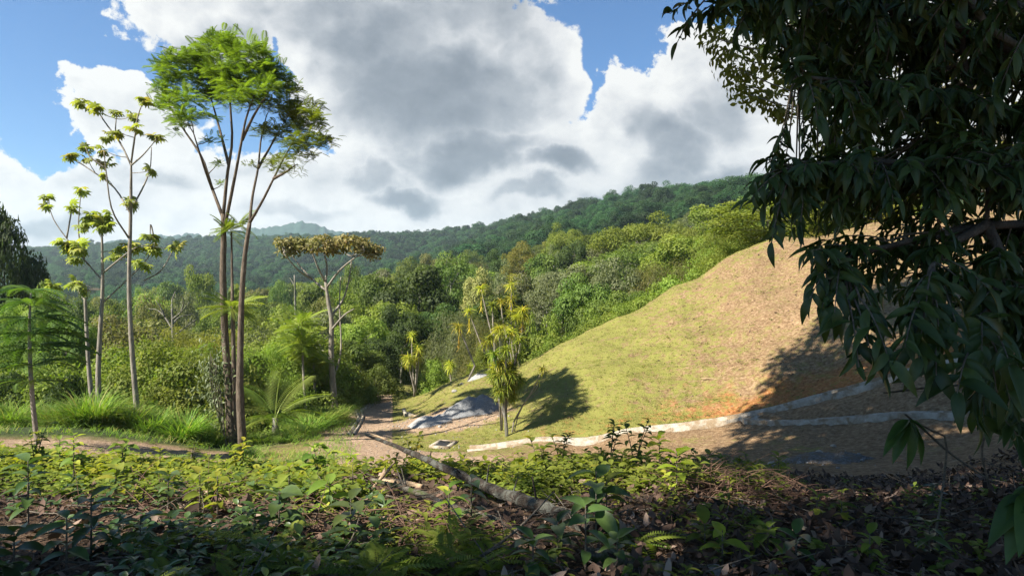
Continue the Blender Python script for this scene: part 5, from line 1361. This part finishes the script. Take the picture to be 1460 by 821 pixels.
# sprays that make the outline, each where a bough ends
for px_, py_, d_, n_, L_ in [(955,20,3.9,9,.17),(965,62,3.9,7,.17),(975,40,4.0,9,.17),(1010,20,3.9,12,.17),(1045,60,3.9,12,.17),(1062,30,4.0,13,.17),(1100,50,3.9,14,.17),(1120,95,4.0,14,.16),(1150,130,4.1,14,.16),(1165,160,4.2,14,.15),(1180,190,4.2,13,.15),(1190,215,4.1,12,.16),
    (1085,228,3.9,10,.17),(1105,222,3.9,10,.17),(1075,262,3.8,11,.18),(1090,290,3.8,12,.18),(1070,285,3.7,8,.18),(1110,320,3.8,13,.18),(1100,345,3.7,10,.18),(1140,330,3.8,14,.18),(1155,425,3.6,10,.19),(1172,440,3.6,9,.19),(1190,445,3.5,10,.19),(1165,395,3.7,11,.19),(1210,420,3.7,12,.19),
    (1225,525,3.3,8,.20),(1245,520,3.3,9,.21),(1268,515,3.2,9,.22),(1290,495,3.2,10,.22),(1310,510,3.2,10,.22),(1335,535,3.2,8,.24),(1365,560,3.1,7,.24),(1340,500,3.3,10,.22),(1290,450,3.4,12,.20),(1250,455,3.5,12,.19),(1320,440,3.4,12,.20),(1365,470,3.4,9,.21),(1400,500,3.3,8,.24),(1440,520,3.2,9,.24),(1385,420,3.6,10,.20),(1440,570,3.3,8,.22)]:
    add_spray(px_, py_, d_, n_, L_)
# the mass inside
POLY = np.array([(1000,-40),(1060,40),(1130,100),(1170,180),(1185,225),(1110,235),(1090,280),(1120,335),(1180,400),(1240,440),(1300,450),(1400,440),(1470,430),(1520,300),(1520,-60)])
def inside(px, py):
    c = False; j = len(POLY) - 1
    for i in range(len(POLY)):
        if (POLY[i, 1] > py) != (POLY[j, 1] > py) and px < (POLY[j, 0] - POLY[i, 0]) * (py - POLY[i, 1]) / (POLY[j, 1] - POLY[i, 1]) + POLY[i, 0]: c = not c
        j = i
    return c
cnt = 0
while cnt < 760:
    px_, py_ = 1000 + 530 * rng.random(), -60 + 520 * rng.random()
    if not inside(px_, py_): continue
    if py_ > 300 and rng.random() < .45: continue
    add_spray(px_, py_, 3.6 + 2.6 * rng.random(), 13, .13 + .08 * rng.random(), .55, .25 + .5 * rng.random()); cnt += 1
for i in range(58):   # the dark lower corner
    add_spray(1385 + 150 * rng.random(), 400 + 230 * rng.random() ** 1.2, 3.5 + 1.3 * rng.random(), 11, .17 + .06 * rng.random(), .6, .6)
for i in range(210):   # the side of the crown that faces away
    add_spray(1490 + 480 * rng.random(), -80 + 620 * rng.random() ** .9, 3.8 + 2.4 * rng.random(), 11, .16 + .06 * rng.random(), .6, .5)
# the boughs above the viewer's head and behind
for i in range(230):
    a = np.array([.4 + 5.5 * rng.random(), -2.5 + 8.5 * rng.random(), 2.6 + 2.8 * rng.random()])
    if a[1] > .3 and a[2] / a[1] < .50 and a[0] / a[1] < .8: continue
    p1 = a - base; v = nrm(TP[16] - p1)
    spray(sm, lm, p1 + v * .55 + np.array([0, 0, .1]), p1, 14, .20)
    if i % 6 == 0: branch_to(tm, TP[10 + int(rng.integers(0, 10))], p1 + v * .5, .035, .01, .2)
tm.build('trunk', M['bark_grey'], o)
ntw = sum(len(f) for f in sm.F); sm.F += [f + sm.n for f in lm.F]; sm.V += lm.V; sm.R += lm.R
cr = sm.build('crown', M['twig'], o); cr.data.materials.append(M['near'])
mi_ = np.zeros(len(cr.data.polygons), np.int32); mi_[ntw:] = 1; cr.data.polygons.foreach_set('material_index', mi_)

# small-leaved tree whose sunlit twigs show past it
base2 = ground(1560, 9.5); o = empty('small_leaved_tree', base2, 'tree with small sunlit yellowish leaves showing past the dark overhanging boughs', 'tree')
tm, cm = MB(), MB()
TP2 = smooth_path([np.array([0, 0, -.2]), at(1520, 420, 9.6) - base2, at(1430, 200, 9.7) - base2, at(1330, 40, 9.6) - base2, at(1270, -120, 9.6) - base2], 20)
tube(tm, TP2, [.12, .10, .08, .05], 8, .06)
for px_, py_, r_, dz in [(1010,52,.16,0),(1030,70,.22,.2),(1045,95,.24,0),(1060,120,.24,.2),(1075,78,.3,.4),(1068,135,.2,-.1),(1090,140,.18,.1),(1105,158,.16,.2),(1118,165,.12,0),(1095,100,.32,.3),(1120,120,.3,.5),(1130,60,.35,.3),(1150,150,.3,.6),(1180,100,.4,.5),(1200,180,.35,.4),(1240,120,.4,.3),(1240,230,.35,.3),(1290,160,.4,.4),(1330,90,.4,.3),(1350,200,.35,.3),(1180,215,.25,.3),(1200,260,.25,.3),(1030,30,.28,.3),(1080,30,.35,.3),(1160,20,.4,.3),(1230,10,.4,.3),(1180,300,.25,.2),(1390,150,.4,.3),(1430,60,.4,.3),(1440,230,.4,.3),(1290,270,.35,.3)]:
    c = at(px_, py_, 9.2 + dz) - base2
    j = int(np.argmin(np.linalg.norm(TP2 - c, axis=1) + .8 * np.maximum(0, TP2[:, 2] - c[2]))); branch_to(tm, TP2[j], c, .022, .007, .25, 8, 5)
    puff(cm, c, r_ * 1.15, int(75 * (r_ / .25) ** 1.6) + 14, t_long(.45, .25, 5, .04), .10, .2, .45, .8, .2)
tm.build('trunk', M['bark_pale'], o); cm.build('crown', M['small'], o)

# hanging sprig, its bare stems, and the big-leaved plant in the corner
b_ = ground(1330, 4.6); o = empty('leaning_sapling', b_, 'thin sapling with one hanging cluster of long leaves before the shaded ground', 'sapling')
s2, l2 = MB(), MB()
q = smooth_path([np.array([0, 0, -.02]), at(1350, 640, 4.5) - b_, at(1330, 615, 4.4) - b_, at(1296, 598, 4.3) - b_], 10); tube(s2, q, [.008, .005], 5)
for tgt in [(1262,640),(1275,652),(1300,662),(1315,640),(1322,655),(1285,615),(1322,612),(1268,622)]:
    v = at(tgt[0], tgt[1], 4.25 + rng.normal() * .06) - b_ - q[-1]
    scatter(l2, NL[2], q[-1:], frames(v[None], np.array([[.1, -.3, 1.]])), np.linalg.norm(v) * 1.15, np.array([rng.random()]))
s2.build('stem', M['twig'], o); l2.build('leaves', M['near'], o)
b_ = ground(1500, 3.1); o = empty('big_leaved_plant', b_, 'plant with long broad glossy leaves in the lower corner of the bank', 'plant')
s2, l2 = MB(), MB()
BL = t_long(.34, .55, 10, .05, .012)
top_ = at(1478, 712, 2.75) - b_
tube(s2, bez(np.array([0, 0, -.02]), top_ * .5 + np.array([.05, 0, .1]), top_, 8), [.014, .008], 6)
for tgt, s_ in [((1380,775),1),((1420,815),1.0),((1395,745),1.0),((1452,800),.9),((1405,700),.8),((1440,660),.8),((1480,790),.9),((1430,720),.7),((1500,640),.8)]:
    v = at(*tgt, 2.55 + rng.normal() * .08) - b_ - top_; L_ = np.linalg.norm(v)
    scatter(l2, BL, top_[None], frames((v + np.array([0, 0, .25 * L_]))[None], np.array([[0, -.2, 1.]])), L_ * .68 * s_, np.array([rng.random()]))
s2.build('stem', M['twig'], o); l2.build('leaves', M['near'], o)
# bare vines hanging in the dark under the tree
for i, (pts, lab) in enumerate([([(1290,590,4.6),(1320,615,4.7),(1360,650,4.8),(1420,690,5.0)], 'pale bare vine running from the hanging leaf cluster to the dark corner'), ([(1260,560,4.8),(1330,552,4.9),(1400,548,4.9),(1470,560,5.0)], 'thin dark vine stretched level under the overhanging leaves'), ([(1430,380,4.4),(1425,450,4.4),(1440,530,4.5),(1455,640,4.6)], 'upright woody vine beneath the overhanging tree'), ([(1395,400,4.5),(1420,430,4.5),(1450,425,4.6),(1490,440,4.7)], 'looping woody vine tangled below the overhanging boughs'), ([(1400,520,4.4),(1415,580,4.4),(1400,640,4.5),(1410,690,4.6)], 'slender crooked vine nearest the corner plant'), ([(1350,440,4.5),(1385,470,4.5),(1400,540,4.5),(1390,600,4.5)], 'curved dark vine left of the upright woody one')]):
    P = smooth_path([at(*p) for p in pts], 16); b0 = P[-1].copy(); mb = MB(); tube(mb, P - b0, [.007, .009, .006], 5, .1)
    o = mb.build('vine', M['twig']); o.location = b0; tag(o, lab, 'vine')

# ------------------------------------------------------------------ tall trees behind and beside the viewer: their crowns shade the bank and the hill foot
SUN_AZ, SUN_EL = R(242.0), R(44.0)
TO_SUN = np.array([math.sin(SUN_AZ) * math.cos(SUN_EL), math.cos(SUN_AZ) * math.cos(SUN_EL), math.sin(SUN_EL)])
def shade_tree(px_list, s_rng, trunk_xy, label, dens, rad, lsz):
    bx = np.array([*trunk_xy, 0.]); bx[2] = float(H(bx[:1], bx[1:2])[0])
    o = empty('shade_tree', bx, label, 'tree'); tm, cm = MB(), MB()
    cs = []
    for (px_, py_, d_) in px_list:
        cs.append(at(px_, py_, d_) + TO_SUN * (s_rng[0] + (s_rng[1] - s_rng[0]) * rng.random()) - bx)
    cs = np.array(cs); mid = cs.mean(0)
    tp = smooth_path([[0, 0, -.3], [mid[0] * .05, mid[1] * .05, mid[2] * .4], [mid[0] * .25, mid[1] * .25, mid[2] * .72], [mid[0] * .6, mid[1] * .6, mid[2] * .95]], 20)
    tube(tm, tp, [.4, .3, .24, .12], 10, .06)
    for i, c in enumerate(cs):
        if i % 3 == 0: branch_to(tm, tp[int(rng.integers(9, 18))], c, .09, .02, .2)
        puff(cm, c, rad * (.75 + .5 * rng.random()), dens, LEAF, lsz, .3, .2, .6, .2)
    tm.build('trunk', M['bark_grey'], o); cm.build('crown', M['mid'], o, smooth=False)
    return o
# what stands in shade in the photograph
T1 = []
for i in range(190):   # foot of the hill, right of the sunlit slope
    py_ = 440 + 190 * rng.random(); left = np.interp(py_, [430, 470, 500, 545, 590, 640], [1205, 1135, 1085, 1035, 1025, 1070])
    px_ = left + 35 + (1560 - left) * rng.random()
    d_ = np.interp(py_, [430, 530, 600, 640], [27, 22.5, 19.5, 16.5])
    if 1060 < px_ < 1215 and 618 < py_ < 655: continue
    T1.append((px_, py_, d_))
for i in range(90):
    py_ = 605 + 85 * rng.random(); left = np.interp(py_, [600, 640, 690], [1085, 965, 900]); px_ = left + (1560 - left) * rng.random()
    if 1070 < px_ < 1200 and 615 < py_ < 650: continue
    T1.append((px_, py_, np.interp(py_, [600, 640, 690], [18, 16, 10])))
for i in range(60):
    px_, d_ = 960 + 600 * rng.random(), 8.5 + 5 * rng.random(); g_ = ground(px_, d_); T1.append((px_, CY - FPX * g_[2] / d_, d_))
for i in range(50): T1.append((1250 + 320 * rng.random(), 380 + 270 * rng.random(), 3.6 + 2 * rng.random()))
for i in range(16): T1.append((1380 + 140 * rng.random(), 640 + 160 * rng.random(), 2.7))
shade_tree(T1, (19, 22), (-10.2, 6.2), 'very tall leaning shade tree standing beside the viewer', 120, .95, .36)
T2 = []
for i in range(58):   # the bank at the viewer's feet
    px_ = -250 + 1750 * rng.random(); py_ = 800 + 60 * rng.random() if px_ < 760 else 735 + 120 * rng.random()
    if px_ < 90: py_ = 720 + 130 * rng.random()
    T2.append((px_, py_, np.interp(py_, [660, 720, 820, 850], [9.4, 6.1, 4.0, 3.6])))
for i in range(44): T2.append((950 + 560 * rng.random(), 30 + 520 * rng.random(), 3.5 + 2 * rng.random()))
shade_tree(T2, (11, 14), (-9.0, -3.0), 'broad shade tree standing behind the viewer', 50, .55, .24)

# ------------------------------------------------------------------ sky with cumulus, placed by compass bearing and height
w = bpy.data.worlds.new('World'); S.world = w; w.use_nodes = True
nt = w.node_tree; nt.nodes.clear(); lk = nt.links
tc = N(nt, 'ShaderNodeTexCoord'); DIR = tc.outputs['Generated']
sep = N(nt, 'ShaderNodeSeparateXYZ'); lk.new(DIR, sep.inputs[0])
azn = math_(nt, 'ARCTAN2', sep.outputs['X'], sep.outputs['Y'])
eln = math_(nt, 'ARCSINE', sep.outputs['Z'])
cmb = N(nt, 'ShaderNodeCombineXYZ'); lk.new(azn, cmb.inputs['X']); lk.new(eln, cmb.inputs['Y'])
UV = cmb.outputs[0]
def ae(px, py):
    a = math.atan((px - CX) / FPX); return a, math.atan((CY - py) / FPX * math.cos(a))
def vm(op, a, b):
    m = N(nt, 'ShaderNodeVectorMath', operation=op)
    for s_, v in zip(m.inputs, (a, b)):
        if v is None: continue
        if hasattr(v, 'is_linked'): lk.new(v, s_)
        else: s_.default_value = v
    return m.outputs['Value'] if op in ('LENGTH', 'DOT_PRODUCT') else m.outputs[0]
def warp(vec, scale, amt, detail):
    n = N(nt, 'ShaderNodeTexNoise'); n.inputs['Scale'].default_value = scale; n.inputs['Detail'].default_value = detail; n.inputs['Roughness'].default_value = .58
    lk.new(DIR, n.inputs['Vector'])
    o = vm('SUBTRACT', n.outputs['Color'], (.5, .5, .5)); o = vm('MULTIPLY', o, (amt, amt, 0))
    return vm('ADD', vec, o)
PW = warp(UV, 5.0, .16, 3)
PW = warp(PW, 16.0, .055, 8)
PS = warp(warp(UV, 4.0, .16, 4), 20.0, .05, 7)
def blob(P, px, py, rx, ry, amp):
    a, e = ae(px, py)
    q = vm('MULTIPLY', vm('SUBTRACT', P, (a, e, 0)), (FPX / rx, FPX / ry, 0))
    l = vm('LENGTH', q, None)
    mr = N(nt, 'ShaderNodeMapRange', interpolation_type='SMOOTHSTEP'); lk.new(l, mr.inputs[0])
    for i_, v_ in enumerate((1.25, .35, 0.0, amp)): mr.inputs[1 + i_].default_value = v_
    return mr.outputs[0]
def total(P, L, op='MAXIMUM'):
    out = None
    for b_ in L:
        v = blob(P, *b_); out = v if out is None else math_(nt, op, out, v)
    return out
COVER = [(600,105,245,175,1.0),(330,15,190,75,.92),(215,30,130,62,.62),(480,60,120,110,1.0),(740,120,125,140,1.0),(620,-120,420,170,1.0),(150,155,62,66,.85),(205,205,80,80,.8),(120,320,330,112,.98),(40,270,130,52,.9),(330,290,280,100,.95),(560,280,260,92,1.0),
  (800,270,300,120,1.0),(905,200,110,120,.95),(985,170,125,130,1.0),(1080,190,150,160,1.0),(1250,150,240,240,1.0),(1010,80,90,55,.72),(1400,300,300,200,.9),(-200,300,260,130,.9),(50,32,26,16,.42),(275,160,40,30,.45)]
GREY = [(630,130,180,95,1.0),(560,60,120,75,.8),(470,30,110,50,.55),(680,222,100,36,1.0),(770,70,50,70,.5),(790,246,50,20,.85),(585,274,60,18,.85),(545,240,60,22,.5),(950,205,65,45,.8),(1030,140,60,65,.6),(915,195,45,40,.6),(870,292,90,18,.55),(1010,250,110,30,.65),(30,318,90,16,.5),(240,268,50,16,.45),(320,55,110,40,.55),(640,-60,400,110,.8),(150,252,50,14,.35),(420,300,60,14,.45),(740,285,60,14,.5),(340,240,40,14,.4)]
cov = total(PW, COVER)
def billow(vec, scale, detail=3):
    """rounded heads with sharp creases between them"""
    return math_(nt, 'ABSOLUTE', math_(nt, 'MULTIPLY_ADD', noise(nt, vec, scale, detail, .5), 2.6, -1.3))
def heads(vec):
    a = math_(nt, 'MULTIPLY', billow(vec, 6.0, 2), 1.0)
    a = math_(nt, 'MULTIPLY_ADD', billow(vec, 14.0, 3), .55, a)
    a = math_(nt, 'MULTIPLY_ADD', billow(vec, 34.0, 4), .26, a)
    return math_(nt, 'MULTIPLY_ADD', billow(vec, 80.0, 4), .10, a)
PH_ = vm('MULTIPLY', warp(UV, 9.0, .05, 4), (1.0, 1.45, 0))
h0 = heads(PH_)
h1 = heads(vm('ADD', PH_, (-.020, .030, 0)))
n2 = noise(nt, DIR, 32.0, 10, .68)
det = math_(nt, 'MULTIPLY_ADD', math_(nt, 'SUBTRACT', n2, .5), 1.0, math_(nt, 'MULTIPLY_ADD', h0, .55, -.34))
dens = math_(nt, 'ADD', cov, math_(nt, 'MULTIPLY', det, .62))
mask = N(nt, 'ShaderNodeMapRange', interpolation_type='SMOOTHSTEP'); lk.new(dens, mask.inputs[0])
mask.inputs[1].default_value = .43; mask.inputs[2].default_value = .515
grey = total(PS, GREY, 'MAXIMUM')
rel = math_(nt, 'SUBTRACT', h0, h1)
PB_ = vm('MULTIPLY', warp(UV, 7.0, .07, 5), (1.0, 1.5, 0))
big = math_(nt, 'SUBTRACT', billow(PB_, 4.2, 2), billow(vm('ADD', PB_, (-.035, .060, 0)), 4.2, 2))
soft = noise(nt, DIR, 4.0, 8, .6)
shade = math_(nt, 'MULTIPLY_ADD', math_(nt, 'SUBTRACT', soft, .5), .5, math_(nt, 'MULTIPLY_ADD', grey, -.70, .88))
shade = math_(nt, 'ADD', shade, math_(nt, 'MULTIPLY', rel, math_(nt, 'MULTIPLY_ADD', grey, -.12, .42)))
shade = math_(nt, 'MULTIPLY_ADD', big, .30, shade)
# the thin sunlit rims are the whitest
thick = N(nt, 'ShaderNodeMapRange'); lk.new(dens, thick.inputs[0]); thick.inputs[1].default_value = .45; thick.inputs[2].default_value = .95; thick.inputs[3].default_value = .26; thick.inputs[4].default_value = -.08
shade = math_(nt, 'ADD', shade, thick.outputs[0], None, True)
ccol = ramp(nt, shade, [(0.0, (.20, .235, .285)), (.25, (.31, .35, .405)), (.5, (.50, .535, .58)), (.75, (.80, .815, .835)), (1.0, (1.02, 1.02, 1.0))])
sky = N(nt, 'ShaderNodeTexSky', sky_type='NISHITA'); sky.sun_disc = False; sky.sun_elevation = SUN_EL; sky.sun_rotation = SUN_AZ
sky.altitude = 300; sky.air_density = 1.0; sky.dust_density = .1; sky.ozone_density = 4.0
CLOUD_GAIN = 5.9
cs_ = N(nt, 'ShaderNodeVectorMath', operation='SCALE'); lk.new(ccol, cs_.inputs[0]); cs_.inputs['Scale'].default_value = CLOUD_GAIN
skyc = mixc(nt, 1.0, sky.outputs[0], (.53, .80, .99), 'MULTIPLY')
fin = mixc(nt, mask.outputs[0], skyc, cs_.outputs[0])
bg = N(nt, 'ShaderNodeBackground'); bg.inputs['Strength'].default_value = .052; lk.new(fin, bg.inputs['Color'])
wo = N(nt, 'ShaderNodeOutputWorld'); lk.new(bg.outputs[0], wo.inputs['Surface'])

sun = bpy.data.lights.new('sun', 'SUN'); sun.energy = 5.0; sun.angle = R(.55); sun.color = (1.0, .945, .86)
so = bpy.data.objects.new('sun', sun); COL.objects.link(so)
so.rotation_euler = Vector(tuple(-TO_SUN)).to_track_quat('-Z', 'Y').to_euler()

# the air: one even box of thin haze round everything on the ground
mb = MB(); box(mb, (0, 0, (-130 + 225) / 2), (4600, 4600, 355))
m, hnt, hnd, hlk = newmat('haze_air')
pv = N(hnt, 'ShaderNodeVolumePrincipled'); pv.inputs['Color'].default_value = (.74, .92, 1.0, 1); pv.inputs['Density'].default_value = .00019; pv.inputs['Anisotropy'].default_value = .2
oo = N(hnt, 'ShaderNodeOutputMaterial'); hlk.new(pv.outputs[0], oo.inputs['Volume'])
if HAZE: tag(mb.build('haze', m, smooth=False), kind='stuff')

cam = bpy.data.cameras.new('camera'); co = bpy.data.objects.new('camera', cam); COL.objects.link(co)
co.location = (0, 0, 0); co.rotation_euler = (R(90), 0, 0)
cam.sensor_width = 36; cam.lens = 36 * FPX / 1460; cam.clip_end = 20000; cam.clip_start = .05
S.camera = co
S.view_settings.view_transform = 'Standard'; S.view_settings.look = 'None'; S.view_settings.exposure = EXPOSURE; S.view_settings.gamma = 1
S.render.resolution_x, S.render.resolution_y = 1024, 575
cy = S.cycles
S.render.engine = 'CYCLES'
cy.max_bounces = 8; cy.diffuse_bounces = 6; cy.glossy_bounces = 2; cy.transmission_bounces = 8; cy.transparent_max_bounces = 4; cy.volume_bounces = 0
cy.use_denoising = True; cy.denoising_prefilter = 'NONE'; cy.sample_clamp_indirect = 6; cy.use_adaptive_sampling = True; cy.adaptive_threshold = .006
